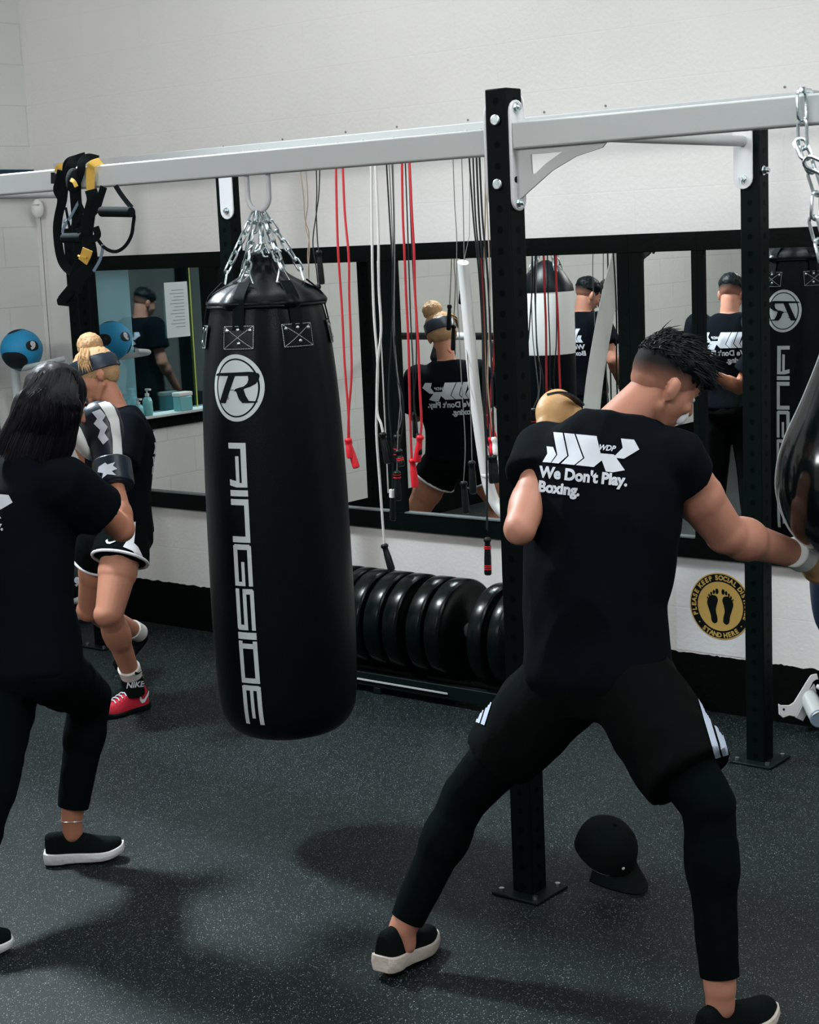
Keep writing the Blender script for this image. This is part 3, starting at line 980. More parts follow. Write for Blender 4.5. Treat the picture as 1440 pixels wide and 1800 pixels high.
# ---- artwork on the bag. local frame: u to the right in the picture, v up
def bag_art(tree, bx, by, parent, facing_art, sidev, z0, flipn=False):
    """facing_art: horizontal unit vector from axis outward at the centre of the artwork"""
    o0 = V((bx, by, 0)) + facing_art * 0.6
    S = 1 / 527.0                       # metres per picture pixel on the bag

    def P2(list_, cx=198 / 2.5, cy=208 / 2.5, k=2.5):
        return [((a - cx * 2.5) / k * S, -(b_ - cy * 2.5) / k * S) for a, b_ in list_]
    lz = z0
    # emblem (ellipse), picture half-size 44 x 56 px
    def ellp(a, b_, n=64):
        return [(a * math.cos(2 * math.pi * i / n), b_ * math.sin(2 * math.pi * i / n)) for i in range(n)]
    cx = 0.0; rw, rh = 0.090, 0.106
    # outer band
    def annul(a0, b0, a1, b1, n=64):
        out = []
        for i in range(n):
            t0, t1 = 2 * math.pi * i / n, 2 * math.pi * (i + 1) / n
            out.append([(a0 * math.cos(t0), b0 * math.sin(t0)), (a0 * math.cos(t1), b0 * math.sin(t1)), (a1 * math.cos(t1), b1 * math.sin(t1)), (a1 * math.cos(t0), b1 * math.sin(t0))])
        return out
    sx = rw / 110; sz = rh / 140
    Rp = [[(165, 157), (197, 157), (150, 272), (116, 272)],
          [(104, 150), (118, 146), (250, 141), (250, 158), (100, 158)],
          [(250, 141), (272, 143), (288, 150), (292, 160), (250, 158)],
          [(250, 158), (292, 160), (288, 178), (278, 192), (258, 204), (238, 210), (216, 215), (214, 206), (232, 202), (246, 190), (252, 174)],
          [(216, 215), (238, 210), (232, 214), (240, 240), (252, 262), (286, 265), (280, 271), (226, 271), (212, 255), (200, 222), (190, 221), (196, 212), (214, 206)],
          [(146, 216), (190, 214), (190, 217), (146, 219)], [(152, 246), (166, 245), (166, 248), (152, 249)], [(156, 252), (168, 251), (168, 254), (156, 255)]]
    Rq = [[((a - 198) * sx, -(b_ - 208) * sz) for a, b_ in p] for p in Rp]
    zt = V((0, 0, 1))
    oz = o0 + zt * lz
    project('emblem', [poly2d([ellp(rw * 0.80, rh * 0.83)] + annul(rw * 0.86, rh * 0.88, rw, rh), 0.015)], oz, sidev, zt, -facing_art, tree, M['logo'], parent, off=0.0016)
    project('emblem_letter', [poly2d(Rq, 0.010)], oz, sidev, zt, -facing_art, tree, M['logo_dark'], parent, off=0.0026)
    # lettering, reads downwards; letter tops point to the right
    def R_(u0, u1, v0, v1): return [(u0, v0), (u1, v0), (u1, v1), (u0, v1)]
    L = {
        'R': [R_(0, .13, 0, 1), R_(.13, 1, .70, 1), R_(.30, 1, .38, .58), R_(.90, 1, .58, .70), [(.86, .38), (1, .38), (.96, 0), (.82, 0)]],
        'I': [R_(0, 1, 0, 1)],
        'N': [R_(0, .14, 0, 1), R_(.14, 1, .76, 1), R_(.86, 1, 0, .76)],
        'G': [R_(0, .13, .08, .92), R_(0.03, 1, .78, 1), R_(0.03, 1, 0, .24), R_(.42, 1, .42, .60), R_(.90, 1, .24, .42)],
        'S': [R_(0, .13, .40, .95), R_(0.03, 1, .80, 1), R_(0, .97, 0, .22), R_(.0, 1, .40, .60), R_(.87, 1, .05, .60)],
        'D': [R_(.06, .18, .1, .9), R_(0, 1, .78, 1), R_(0, 1, 0, .22), R_(.88, 1, .1, .9)],
        'E': [R_(0, .13, .08, .92), R_(0.02, 1, .78, 1), R_(.13, .84, .42, .60), R_(0.02, 1, 0, .22)]}
    spans = [('R', 437, 625), ('I', 637, 663), ('N', 675, 860), ('G', 868, 1048), ('S', 1060, 1240), ('I', 1250, 1280), ('D', 1288, 1475), ('E', 1485, 1662)]
    y0 = lz - (437 - 208) / 2.5 * S
    H = 0.064
    for ch, a, b_ in spans:
        W = (b_ - a) / 2.5 * S; ya = lz - (a - 208) / 2.5 * S
        fi = (a - 437) / 1225.0
        hh = H * (1 + 0.10 * fi)
        ps = []
        for pl in L[ch]:
            q = [(-0.004 + (vv - 0.5) * hh + 0.002 * fi, ya - uu * W) for uu, vv in pl]
            ps.append(q)
        project('letter', [poly2d(ps, 0.012)], o0, sidev, zt, -facing_art, tree, M['logo'], parent, off=0.0016)


aoff = -math.asin((-62 * 5.22 / 2900) / 0.225)
fa = cam_dir * math.cos(aoff) - side * math.sin(aoff)
sd = V((-fa.y, fa.x, 0)); sd = sd if sd.dot(CR) > 0 else -sd
bag_art(tree_b, BX, BY, bag, fa, sd, 1.555)
# the same emblem on the far side, seen in the mirror
fb = V((0.12, 1.0, 0)).normalized(); sdb = V((-1, 0.12, 0)).normalized()
bag_art(tree_b, BX, BY, bag, fb, sdb, 1.555)


# ================================================================== JUMP ROPES on the rear beam
def P_(px, py, d):
    return at(px, py, d)


ROPE_Y = 5.42


def handle(pa, pb, r, m, parent, lab=None, rings=None, capm=None):
    """pa: rope end, pb: far end"""
    pa, pb = V(pa), V(pb); d = (pb - pa).normalized(); L = (pb - pa).length
    b = MB(); prof = [(0, r * 0.75), (0.006, r * 1.1), (0.014, r * 1.1), (0.020, r * 0.78), (0.035, r * 0.85), (L * 0.5, r), (L - 0.012, r * 1.08), (L - 0.003, r * 1.0), (L, r * 0.6)]
    b.lathe([(z, q) for z, q in prof], pa, d, n=20)
    h = b.build('handle', m, parent, ang=50)
    if lab: h['label'] = lab
    if rings:
        for f in rings:
            b = MB(); b.cyl(pa + d * L * f, pa + d * (L * f + 0.004), r * 1.08, n=20); b.build('grip_ring', M['red'], h)
    if capm:
        b = MB(); b.cyl(pa - d * 0.004, pa + d * 0.03, r * 1.15, n=20); b.build('collar', capm, h)
    return h


def rope(label, strands, m, r, handles, Y=ROPE_Y, group='jump ropes hanging behind the long beam'):
    """strands: list of pixel polylines; handles: list of (px0,py0,px1,py1,radius,mat,rings,cap)"""
    p0 = on_y(strands[0][0][0], strands[0][0][1], Y)
    t = thing('jump_rope', p0, label, 'jump rope', group)
    for i, s_ in enumerate(strands):
        pts = [on_y(a, b_, Y - 0.012 * i) for a, b_ in s_]
        pts[0] = V((pts[0].x, pts[0].y, 2.400)) if s_[0][1] < 330 else pts[0]
        b = MB(); b.tube(spline(pts, 6), r, n=8); b.build('cord', m, t)
    for i, (xa, ya, xb, yb, hr, hm, rg, cp) in enumerate(handles):
        handle(on_y(xa, ya, Y - 0.012 * i), on_y(xb, yb, Y - 0.012 * i), hr, hm, t, rings=rg, capm=cp)
    return t


K = M
rope('thin tan jump rope hanging nearest the heavy bag chains', [[(524, 290), (533, 340), (536, 385), (543, 410), (541, 450), (543, 480), (541, 560)], [(536, 290), (541, 350), (537, 395), (544, 430), (542, 480), (545, 520), (543, 600)]], K['tan_cord'], 0.0026,
     [(541, 560, 540, 610, 0.011, K['black_plastic'], None, None), (543, 600, 543, 650, 0.011, K['black_plastic'], None, None)])
rope('thin black jump rope with crossing strands above the bag shoulder', [[(556, 290), (557, 330), (556, 370), (558, 420), (560, 440)], [(565, 290), (561, 335), (557, 370), (550, 425), (556, 470), (559, 500)]], K['dark_cord'], 0.0026,
     [(560, 440, 566, 500, 0.013, K['black_plastic'], None, None), (559, 500, 556, 560, 0.013, K['black_plastic'], None, None)])
rope('red jump rope just right of the heavy bag, ends close together', [[(592, 290), (592, 370), (595, 450), (601, 540), (606, 640), (612, 720), (614, 775)], [(603, 290), (606, 370), (613, 450), (614, 520), (617, 600), (618, 660), (613, 730), (612, 785)]], K['red_cord'], 0.0052,
     [(612, 775, 627, 823, 0.0150, K['red'], None, None), (612, 770, 616, 806, 0.0150, K['red'], None, None)])
rope('white jump rope with black handles at two different heights', [[(654, 288), (654, 400), (655, 480), (658, 560), (664, 640), (663, 700), (662, 760), (668, 850), (676, 962)], [(660, 288), (665, 400), (666, 500), (670, 580), (664, 640), (663, 720), (670, 745), (674, 765)]], K['white_cord'], 0.0056,
     [(675, 956, 689, 1003, 0.0155, K['black_plastic'], None, None), (672, 760, 683, 815, 0.0155, K['black_plastic'], None, None)])
rope('black jump rope with ribbed grip and white cap, right of the white one', [[(679, 288), (686, 400), (692, 500), (688, 600), (683, 700), (690, 800), (690, 868)], [(690, 288), (693, 400), (690, 500), (694, 600), (698, 660), (708, 700), (709, 745), (703, 780), (700, 795)]], K['dark_cord'], 0.0034,
     [(690, 862, 691, 915, 0.0125, K['black_plastic'], None, K['white_plastic']), (700, 790, 706, 820, 0.0155, K['black_plastic'], (0.5, 0.6), None)])
rope('grey coiled jump rope between the white and the second red rope', [[(684, 288), (690, 420), (690, 520), (694, 620), (702, 690), (706, 735), (698, 762)], [(692, 288), (694, 430), (693, 560), (697, 640), (704, 700), (700, 760), (698, 830)]], K['grey_cord'], 0.0024,
     [(698, 764, 699, 812, 0.0150, K['black_plastic'], (0.5, 0.7), None), (698, 828, 700, 880, 0.0150, K['black_plastic'], (0.1, 0.2), None)])
rope('red jump rope in the middle with both red handles side by side', [[(708, 286), (708, 370), (711, 440), (714, 520), (718, 600), (720, 680), (722, 760), (724, 812)], [(720, 286), (724, 370), (728, 440), (730, 520), (735, 600), (738, 680), (741, 740), (739, 768)]], K['red_cord'], 0.0052,
     [(725, 806, 730, 857, 0.0150, K['red'], None, None), (739, 765, 733, 812, 0.0150, K['red'], None, None)])
rope('thin black jump rope between the two strands of the middle red one', [[(713, 286), (716, 380), (719, 470), (722, 560), (726, 640), (727, 700), (728, 735)], [(719, 286), (722, 380), (726, 470), (731, 560), (732, 640), (728, 700), (733, 745), (735, 770)]], K['dark_cord'], 0.0028,
     [(728, 725, 730, 770, 0.0095, K['black_plastic'], None, None), (735, 762, 738, 800, 0.0110, K['black_plastic'], None, None)])
rope('thin grey steel jump rope left of the white pipe, long black handles', [[(797, 283), (799, 350), (803, 420), (803, 500), (808, 600), (812, 680), (818, 780), (815, 848)], [(812, 283), (814, 350), (816, 450), (818, 560), (824, 660), (828, 740), (830, 812)]], K['grey_cord'], 0.0020,
     [(815, 846, 820, 903, 0.0145, K['black_plastic'], None, None), (829, 810, 832, 868, 0.0145, K['black_plastic'], None, None)])
rope('doubled black jump rope close to the front post, red ringed handle below the mirror', [[(824, 283), (832, 380), (842, 480), (848, 580), (850, 700), (855, 800), (856, 930)], [(832, 283), (836, 380), (845, 480), (850, 600), (853, 700), (856, 800), (857, 932)]], K['dark_cord'], 0.0036,
     [(857, 945, 858, 1011, 0.0145, K['black_plastic'], (0.22, 0.27, 0.72, 0.77, 0.82), None)])
rope('thick black jump rope beside the front post top', [[(838, 283), (842, 380), (850, 480), (855, 580), (858, 700), (862, 800)], [(843, 283), (848, 380), (857, 480), (862, 580), (866, 700), (868, 800)]], K['dark_cord'], 0.0042,
     [(862, 800, 866, 850, 0.0130, K['black_plastic'], None, None), (868, 800, 872, 850, 0.0130, K['black_plastic'], None, None)])
rope('beige jump rope touching the front post edge', [[(856, 283), (853, 380), (851, 480), (853, 580), (856, 680), (862, 770)], [(852, 283), (857, 380), (861, 480), (860, 580), (858, 680), (868, 770)]], K['tan_cord'], 0.0028,
     [(862, 768, 866, 800, 0.0110, K['red'], None, None), (868, 768, 872, 800, 0.0110, K['white_plastic'], None, None)])


# ================================================================== white bent pipe and leaning pipe
p = [on_y(814, 461, 5.336), on_y(823, 560, 5.40), on_y(836, 700, 5.475), on_y(852, 815, 5.53), on_y(861, 860, 5.55), on_y(876, 892, 5.56), on_y(900, 912, 5.56), on_y(935, 918, 5.55)]
t = thing('plastic_pipe', p[0], 'long white plastic pipe with collar and curved lower end, left of the front post', 'pipe')
pp = spline(p, 6); b = MB(); rs = []
maj = V((0.8, -0.6, 0))
for i, q in enumerate(pp):
    d = (pp[min(i + 1, len(pp) - 1)] - pp[max(i - 1, 0)]).normalized()
    m1 = (maj - d * maj.dot(d)).normalized(); m2 = d.cross(m1)
    g = 1 + 0.10 * min(1, i / 20)
    rs.append([q + m1 * math.cos(a) * 0.037 * g + m2 * math.sin(a) * 0.021 * g for a in [2 * math.pi * k / 28 for k in range(28)]])
b.rings(rs); b.build('pipe', M['white_plastic'], t)
c = on_y(857, 833, 5.54); dd = (p[4] - p[3]).normalized(); m1 = (maj - dd * maj.dot(dd)).normalized(); m2 = dd.cross(m1)
b = MB(); b.rings([[c + dd * h + m1 * math.cos(a) * 0.046 * k_ + m2 * math.sin(a) * 0.028 * k_ for a in [2 * math.pi * k / 28 for k in range(28)]] for h, k_ in ((-0.008, 0.96), (-0.006, 1), (0.006, 1), (0.008, 0.96))])
b.build('collar', M['white_plastic'], t)
b = MB(); b.tube([p[0] + V((0, 0, -0.01)), V((p[0].x - 0.01, 5.40, 2.0)), V((p[0].x - 0.01, 5.43, 2.407))], 0.0014, n=6); b.build('hanging_wire', M['grey_cord'], t)

# ================================================================== BUMPER PLATES AND THEIR RACK
PR = 0.225
PY, PZ = 5.62, 0.302
t = thing('plate_rack', (-4.75, PY, 0), 'low black toaster rack on the floor holding the bumper plates', 'rack')
b = MB()
for yy in (PY - 0.15, PY + 0.15):
    b.box((-5.26, yy - 0.02, 0.03), (-3.75, yy + 0.02, 0.092))
b.build('rails', M['post'], t, bevel=0.003)
b = MB(); b.box((-5.26, PY - 0.175, 0.055), (-4.20, PY - 0.171, 0.062)); e = b.build('edge_strip', M['rack'], t)
for x in (-5.24, -4.6, -3.78):
    b = MB(); b.box((x - 0.02, PY - 0.17, 0.0), (x + 0.02, PY + 0.17, 0.03)); b.build('foot', M['post'], t, bevel=0.003)
for x in (-5.26, -3.75):
    b = MB(); b.box((x - 0.015, PY - 0.15, 0.03), (x + 0.015, PY + 0.15, 0.12)); b.build('end_stop', M['post'], t, bevel=0.003)


def bumper(x, th, r, label, kk):
    t = thing('bumper_plate', (x, PY, PZ), label, 'weight plate', 'bumper plates in the low rack')
    h = th / 2
    pr = [(-h, 0.03), (-h, 0.085), (-h + 0.006, 0.10), (-h + 0.006, r - 0.045), (-h, r - 0.03), (-h, r - 0.008), (-h + 0.005, r - 0.002), (-h + 0.012, r), (h - 0.012, r), (h - 0.005, r - 0.002), (h, r - 0.008), (h, r - 0.03), (h - 0.006, r - 0.045), (h - 0.006, 0.10), (h, 0.085), (h, 0.03)]
    b = MB(); b.lathe(pr, (x, PY, PZ), (1, 0, 0), n=72); b.build('disc', M['rubber'], t, ang=35)
    b = MB(); b.cyl((x - h - 0.002, PY, PZ), (x + h + 0.002, PY, PZ), 0.031, n=28); b.build('hub', M['steel'], t, ang=35)
    return t


xs = [(-5.16, 0.07), (-5.07, 0.075), (-4.975, 0.085), (-4.875, 0.085), (-4.78, 0.06), (-4.69, 0.085), (-4.58, 0.085), (-4.475, 0.08), (-4.345, 0.078), (-4.245, 0.078), (-4.02, 0.07), (-3.92, 0.06)]
xs = [(x, th, .2245) for x, th in xs]
labs = ['at the left end of the rack, mostly behind the heavy bag', 'second from the left end, behind the heavy bag', 'third from the left, its rim at the heavy bag edge', 'just right of the heavy bag edge', 'under the black handle of the white rope', 'just right of the white rope handle',
        'in the middle of the rack', 'left of the two broad rims at the right', 'the broad one next to the rightmost full disc', 'with its whole round face showing, left of the front post', 'peeping out just left of the front post', 'hidden behind the front post']
for k, (x, th, r) in enumerate(xs):
    bumper(x, th, r, 'black rubber bumper plate ' + labs[k], k)

# ================================================================== ROUND SIGN
sc_ = V((-3.153, YW, 0.452)); SR = 0.140
t = thing('floor_sticker', sc_, 'round gold and black social distance sticker on white wall, two footprints', 'sign')
ux, uz, dn_ = V((1, 0, 0)), V((0, 0, 1)), V((0, 1, 0))
b = MB(); b.box((sc_.x - 0.205, YW - 0.0016, sc_.z - 0.205), (sc_.x + 0.205, YW - 0.0002, sc_.z + 0.235)); 
tag(b.build('backing_sheet', M['wall_side'], None, smooth=False), 'smooth white patch on the wall behind the round sticker', 'panel')


def disc(r, n=72): return [(r * math.cos(2 * math.pi * i / n), r * math.sin(2 * math.pi * i / n)) for i in range(n)]


def flat(name, bms, y, m, parent, o=sc_):
    return project(name, bms, V((o.x, y, o.z)), ux, uz, dn_, None, m, parent, flat=True)


b = MB(); b.cyl((sc_.x, YW - 0.0016, sc_.z), (sc_.x, YW - 0.0030, sc_.z), SR, n=96); b.build('disc', M['gold'], t, smooth=False)
flat('ring', [poly2d([[(a[0], a[1]), (b_[0], b_[1]), (b_[0] * .765, b_[1] * .765), (a[0] * .765, a[1] * .765)] for a, b_ in zip(disc(SR * .965), disc(SR * .965)[1:] + disc(SR * .965)[:1])], 0.05)], YW - 0.0034, M['vinyl_black'], t)


def arc_text(txt, rad, a_mid, span, size, top=True):
    out = []
    n = len(txt)
    cw = {'I': 0.42, ' ': 0.42, '.': 0.3}
    ws = [cw.get(ch, 0.92 if ch in 'MW' else 0.80) for ch in txt]; tot = sum(ws); acc = 0
    for ch, w_ in zip(txt, ws):
        f = (acc + w_ / 2) / tot; acc += w_
        a = a_mid + (span / 2 - span * f) * (1 if top else -1)
        if ch == ' ': continue
        bm = text2d(ch, size, 0, bold=0.0012, align='CENTER')
        rot = a - math.pi / 2 if top else a + math.pi / 2
        for v in bm.verts:
            x, y = v.co.x, v.co.y - size * 0.36
            x, y = x * math.cos(rot) - y * math.sin(rot), x * math.sin(rot) + y * math.cos(rot)
            v.co = V((x + rad * math.cos(a), y + rad * math.sin(a), 0))
        out.append(bm)
    return out


flat('lettering', arc_text('PLEASE KEEP SOCIAL DISTANCE', SR * .862, math.pi / 2, math.radians(228), 0.027), YW - 0.0038, M['gold'], t)
flat('lettering', arc_text('STAND HERE', SR * .862, -math.pi / 2, math.radians(82), 0.027, False)
     + [poly2d([[(SR * .862 * math.cos(a) + q[0], SR * .862 * math.sin(a) + q[1]) for q in disc(0.003, 12)] for a in (math.radians(218), math.radians(322))], 0.05)], YW - 0.0038, M['gold'], t)


def foot(s):
    out = []
    sole = spline([(-.045, .030, 0), (-.030, .044, 0), (-.008, .042, 0), (.000, .026, 0), (-.006, .004, 0), (-.010, -.020, 0), (-.004, -.046, 0), (-.004, -.066, 0), (-.018, -.074, 0), (-.030, -.064, 0), (-.034, -.040, 0), (-.044, -.010, 0), (-.050, .012, 0), (-.045, .030, 0)], 4)[:-1]
    out.append([(s * (q.x - .010), q.y) for q in sole][::s])
    for (cx, cy, a, c) in ((-.014, .062, .0075, .012), (-.028, .058, .0055, .009), (-.040, .051, .0045, .0075), (-.050, .042, .004, .006), (-.058, .032, .003, .0045)):
        out.append([(s * (cx + a * math.cos(t_)), cy + c * math.sin(t_)) for t_ in [2 * math.pi * i / 16 for i in range(16)]])
    return out


flat('footprints', [poly2d(foot(1) + foot(-1), 0.05)], YW - 0.0038, M['vinyl_black'], t)

# ================================================================== CAP ON THE FLOOR
cc = on_z(1085, 1535, 0.0); 
dpt = (cc - CAM).dot(CF)
cx_ = at(1062, 1484, dpt - 0.02)
t = thing('baseball_cap', (cc.x, cc.y, 0), 'black baseball cap lying on the rubber floor right of the front post base', 'cap')
# crown: dome with its axis pointing up-left towards the camera, brim to the lower right
hz = V((-CF.x, -CF.y, 0)).normalized(); hr0 = V((CR.x, CR.y, 0)).normalized()
br_h = (hz * 0.80 + hr0 * 0.55).normalized()
ax = (V((0, 0, 1)) * 0.86 + br_h * 0.50 - hr0 * 0.06).normalized()
br_d = (br_h - ax * br_h.dot(ax)).normalized()
sd_ = ax.cross(br_d).normalized()
z_need = -(br_d.z * 0.189) + 0.008
c0 = on_z(1064, 1496, z_need)
b = MB(); rs = []
for i in range(13):
    f = i / 12 * math.pi / 2
    rs.append([c0 + ax * (0.115 * math.sin(f) ** 0.85) + (br_d * math.cos(a) * 0.104 + sd_ * math.sin(a) * 0.094) * max(math.cos(f), 0.02) * (1 + 0.012 * math.cos(6 * a)) for a in [2 * math.pi * k / 48 for k in range(48)]])
b.rings(rs, True, True); cap_o = b.build('crown', M['knit'], t)
b = MB(); b.sph(c0 + ax * 0.116, 0.006, 12, 8); b.build('top_button', M['knit'], t)
b = MB(); b.sph(c0 + br_d * 0.098 + ax * 0.030 - sd_ * 0.018, 0.0055, 12, 8); b.build('metal_eyelet', M['stitch'], t)
b = MB(); rs = []
for i in range(9):
    f = i / 8; r0 = 0.088; ext = 0.085 * f
    row_t = []; 
    for k in range(25):
        a = -1.15 + 2.3 * k / 24
        rad = br_d * math.cos(a) * (0.104 + ext * max(0.0, math.cos(a * 1.15))) + sd_ * math.sin(a) * (0.094 + 0.008 * f)
        row_t.append(c0 + rad - ax * (0.004 + 0.055 * (math.sin(a) ** 2) * f - 0.01 * f))
    rs.append(row_t + [q - ax * 0.004 for q in reversed(row_t)])
b.rings(rs); b.build('brim', M['knit'], t)
b = MB(); b.ell(c0 - ax * 0.004, br_d * 0.099, sd_ * 0.087, ax * 0.006, 40, 6); b.build('sweatband', M['logo_dark'], t)

# ================================================================== WHITE STEEL ATTACHMENT on the floor at right
t = thing('bar_attachment', on_y(1410, 1250, 5.75), 'white steel rig attachment with grey end cap on the floor at right', 'gym attachment')
D0 = 6.55
def a_(px, py, d=0.0): return at(px, py, D0 + d)
b = MB()
out_l = [(1369, 1237), (1374, 1240), (1388, 1240), (1396, 1235), (1404, 1222), (1420, 1196), (1426, 1187), (1436, 1184), (1450, 1190), (1470, 1206), (1466, 1212), (1448, 1198), (1436, 1194), (1430, 1198), (1400, 1260), (1388, 1258), (1377, 1262), (1370, 1256)]
nrm = (CF * 0.85 + CR * 0.5).normalized()
front = [a_(*q) for q in out_l]
ou, ov = CR, CD
b.prism([((q[0] - 1400) / FPX * D0, (q[1] - 1220) / FPX * D0) for q in out_l], at(1400, 1220, D0), CR, CD, CF * 0.012 + CR * 0.0)
b.build('side_plate', M['plate'], t, smooth=False, bevel=0.002)
b = MB(); b.prism([((q[0] - 1400) / FPX * D0, (q[1] - 1220) / FPX * D0) for q in ((1400, 1262), (1432, 1200), (1440, 1205), (1440, 1222), (1412, 1268))], at(1400, 1220, D0 + 0.014), CR, CD, CF * 0.03)
b.build('web_plate', M['beam'], t, smooth=False, bevel=0.002)
b = MB(); b.cyl(a_(1420, 1222, 0.03), a_(1440, 1262, -0.06), 0.036, n=28); b.build('stub_tube', M['beam'], t)
b = MB(); b.cyl(a_(1440, 1262, -0.06), a_(1441, 1264, -0.075), 0.037, n=28); b.build('end_cap', M['web_grey'], t, bevel=0.004)
b = MB(); b.cyl(a_(1436, 1206, -0.02), a_(1485, 1232, -0.08), 0.009, n=16); b.build('lock_pin', M['plate'], t)
b = MB(); b.cyl(a_(1378, 1247, -0.001), a_(1378, 1247, 0.0005), 0.005, n=16); b.build('pin_hole', M['hole'], t)

# ================================================================== BALL RACK AND MEDICINE BALLS
t = thing('ball_rack', (-7.15, 5.45, 0), 'pale grey tubular ball rack in the left corner behind the two women', 'rack')
b = MB()
ua = on_x(24, 618, -7.18); 
b.tube([V((ua.x, ua.y, ua.z)), V((ua.x, ua.y, 0.10))], 0.024, n=16); b.build('upright', M['rack'], t)
b = MB(); s0 = on_x(27, 650, -7.18); s1 = V((-6.92, 5.70, 1.415))
b.tube(spline([s0, on_y(70, 641, 5.56), on_y(112, 631, 5.68)], 5), 0.015, n=14); b.build('shelf_tube', M['rack'], t)
b = MB(); b.tube([V((s0.x + 0.02, s0.y, s0.z)), V((-7.22, 5.74, 1.40))], 0.015, n=14); b.build('shelf_tube', M['rack'], t)
q0 = on_x(100, 950, -7.0); q1 = on_y(150, 938, 5.62)
b = MB(); b.tube([q0, q1], 0.014, n=14); b.build('shelf_tube', M['rack'], t)
b = MB(); b.tube([on_y(128, 945, 5.60), V((-6.98, 5.62, 0.12))], 0.016, n=14); b.build('brace', M['rack'], t)
b = MB(); b.tube([on_y(60, 1052, 5.45), on_y(142, 1056, 5.62)], 0.020, n=14); b.build('foot', M['rack'], t)
b = MB(); b.tube(spline([V((-7.18, 5.0, 0.05)), on_z(95, 1078, 0.05), on_z(122, 1084, 0.05), on_z(165, 1072, 0.05)], 4), 0.030, n=14); b.build('foot', M['rack'], t)


def med_ball(c, r, main, label):
    t = thing('medicine_ball', (c[0], c[1], c[2] - r), label, 'medicine ball')
    b = MB(); b.sph(c, r, 40, 24); o = b.build('shell', main, t)
    d0 = (CAM - V(c)).normalized()
    def patch(dirn, ang, m, nm, off):
        dirn = dirn.normalized(); u, v, _ = frame_z(dirn); b = MB(); rs = []
        for i in range(9):
            f = ang * (1 - i / 8) + 0.001
            rs.append([V(c) + (dirn * math.cos(f * (1 + 0.18 * math.cos(2 * a_2))) + (u * math.cos(a_2) + v * math.sin(a_2)) * math.sin(f * (1 + 0.18 * math.cos(2 * a_2)))) * (r + off) for a_2 in [2 * math.pi * k / 32 for k in range(32)]])
        b.rings(rs, False, True); return b.build(nm, m, t)
    if main is M['blue']:
        patch(d0 * 0.8 - CR * 0.45 + CD * 0.62, 0.62, M['ball_black'], 'grip_panel', 0.0008)
        patch(d0 * 0.2 - CR * 0.25 - CD * 0.95, 0.42, M['ball_black'], 'grip_panel', 0.0008)
        patch(-d0 * 0.2 + CD * 0.9 + CR * 0.2, 0.45, M['ball_black'], 'grip_panel', 0.0008)
        sd2 = V((0, 1, 0.1)); patch(V((0.35, 0.85, 0.12)), 0.36, M['ball_black'], 'grip_panel', 0.0008)
    dd_ = d0 * 0.75 + CR * 0.55 - CD * 0.22 if main is M['blue'] else d0 * 0.8 + CR * 0.45 + CD * 0.2
    dd_.normalize()
    patch(dd_, 0.30, M['ball_black'], 'badge', 0.0012)
    u = (CR - dd_ * CR.dot(dd_)).normalized(); v = dd_.cross(u).normalized(); v = v if v.dot(CD) < 0 else -v
    u = v.cross(dd_)
    tr = bvh_of(o)
    bm = text2d('9', r * 0.50, 0.01, bold=0.004, align='CENTER')
    project('number', [bm], V(c) + dd_ * (r * 2) - v * r * 0.16, u, v, -dd_, tr, M['print_white'], t, off=0.003)


med_ball((-7.10, 5.62, 1.502), 0.111, M['blue'], 'blue and black medicine ball on the top shelf of the corner rack')
cb = at(118, 1015, 8.35)
med_ball((cb.x, cb.y, cb.z), 0.112, M['ball_black'], 'plain black medicine ball low on the rack behind the women')

# sanitiser, tissue box and notice by the office window
def bottle(y, h, label):
    x = XL + 0.035; z0 = WZ0 + 0.012
    t = thing('pump_bottle', (x, y, z0), label, 'bottle', 'pump bottles on the window sill')
    b = MB(); b.lathe([(0, 0.004), (0.001, 0.026), (0.01, 0.030), (h * .55, 0.030), (h * .7, 0.022), (h * .75, 0.012), (h * .78, 0.012)], (x, y, z0), n=20); b.build('bottle', M['gel'], t)
    b = MB(); b.cyl((x, y, z0 + h * .78), (x, y, z0 + h * .88), 0.013); b.cyl((x, y, z0 + h * .88), (x, y, z0 + h), 0.005); b.box((x - 0.008, y - 0.008, z0 + h), (x + 0.03, y + 0.008, z0 + h + 0.01)); b.build('pump', M['white_plastic'], t)


bottle(5.235, 0.15, 'clear pump bottle of hand gel on the office sill, reflected left')
bottle(5.31, 0.10, 'short clear pump bottle beside the taller one on the office sill')
t = thing('tissue_box', (XL + 0.035, 4.95, WZ0 + 0.012), 'pale tissue box with clear lid on the office window sill', 'box')
b = MB(); b.box((XL + 0.002, 4.90, WZ0 + 0.012), (XL + 0.068, 5.0, WZ0 + 0.10)); b.build('body', M['gel'], t, bevel=0.006)
b = MB(); b.box((XL, 4.895, WZ0 + 0.10), (XL + 0.07, 5.005, WZ0 + 0.125)); b.build('lid', M['white_plastic'], t, bevel=0.006)
t = thing('notice', (XL - 0.02, 4.90, 1.62), 'white printed notice taped to the office window glass', 'paper')
b = MB(); b.box((XL - 0.0235, 4.795, 1.47), (XL - 0.0225, 4.985, 1.80)); b.build('sheet', M['paper'], t, smooth=False)
for k in range(12):
    z = 1.75 - 0.02 * k
    b = MB(); b.box((XL - 0.0223, 4.83, z), (XL - 0.0220, 4.83 + 0.10 + 0.02 * math.sin(k * 2.1), z + 0.0035)); b.build('text_line', M['ink'], t, smooth=False)

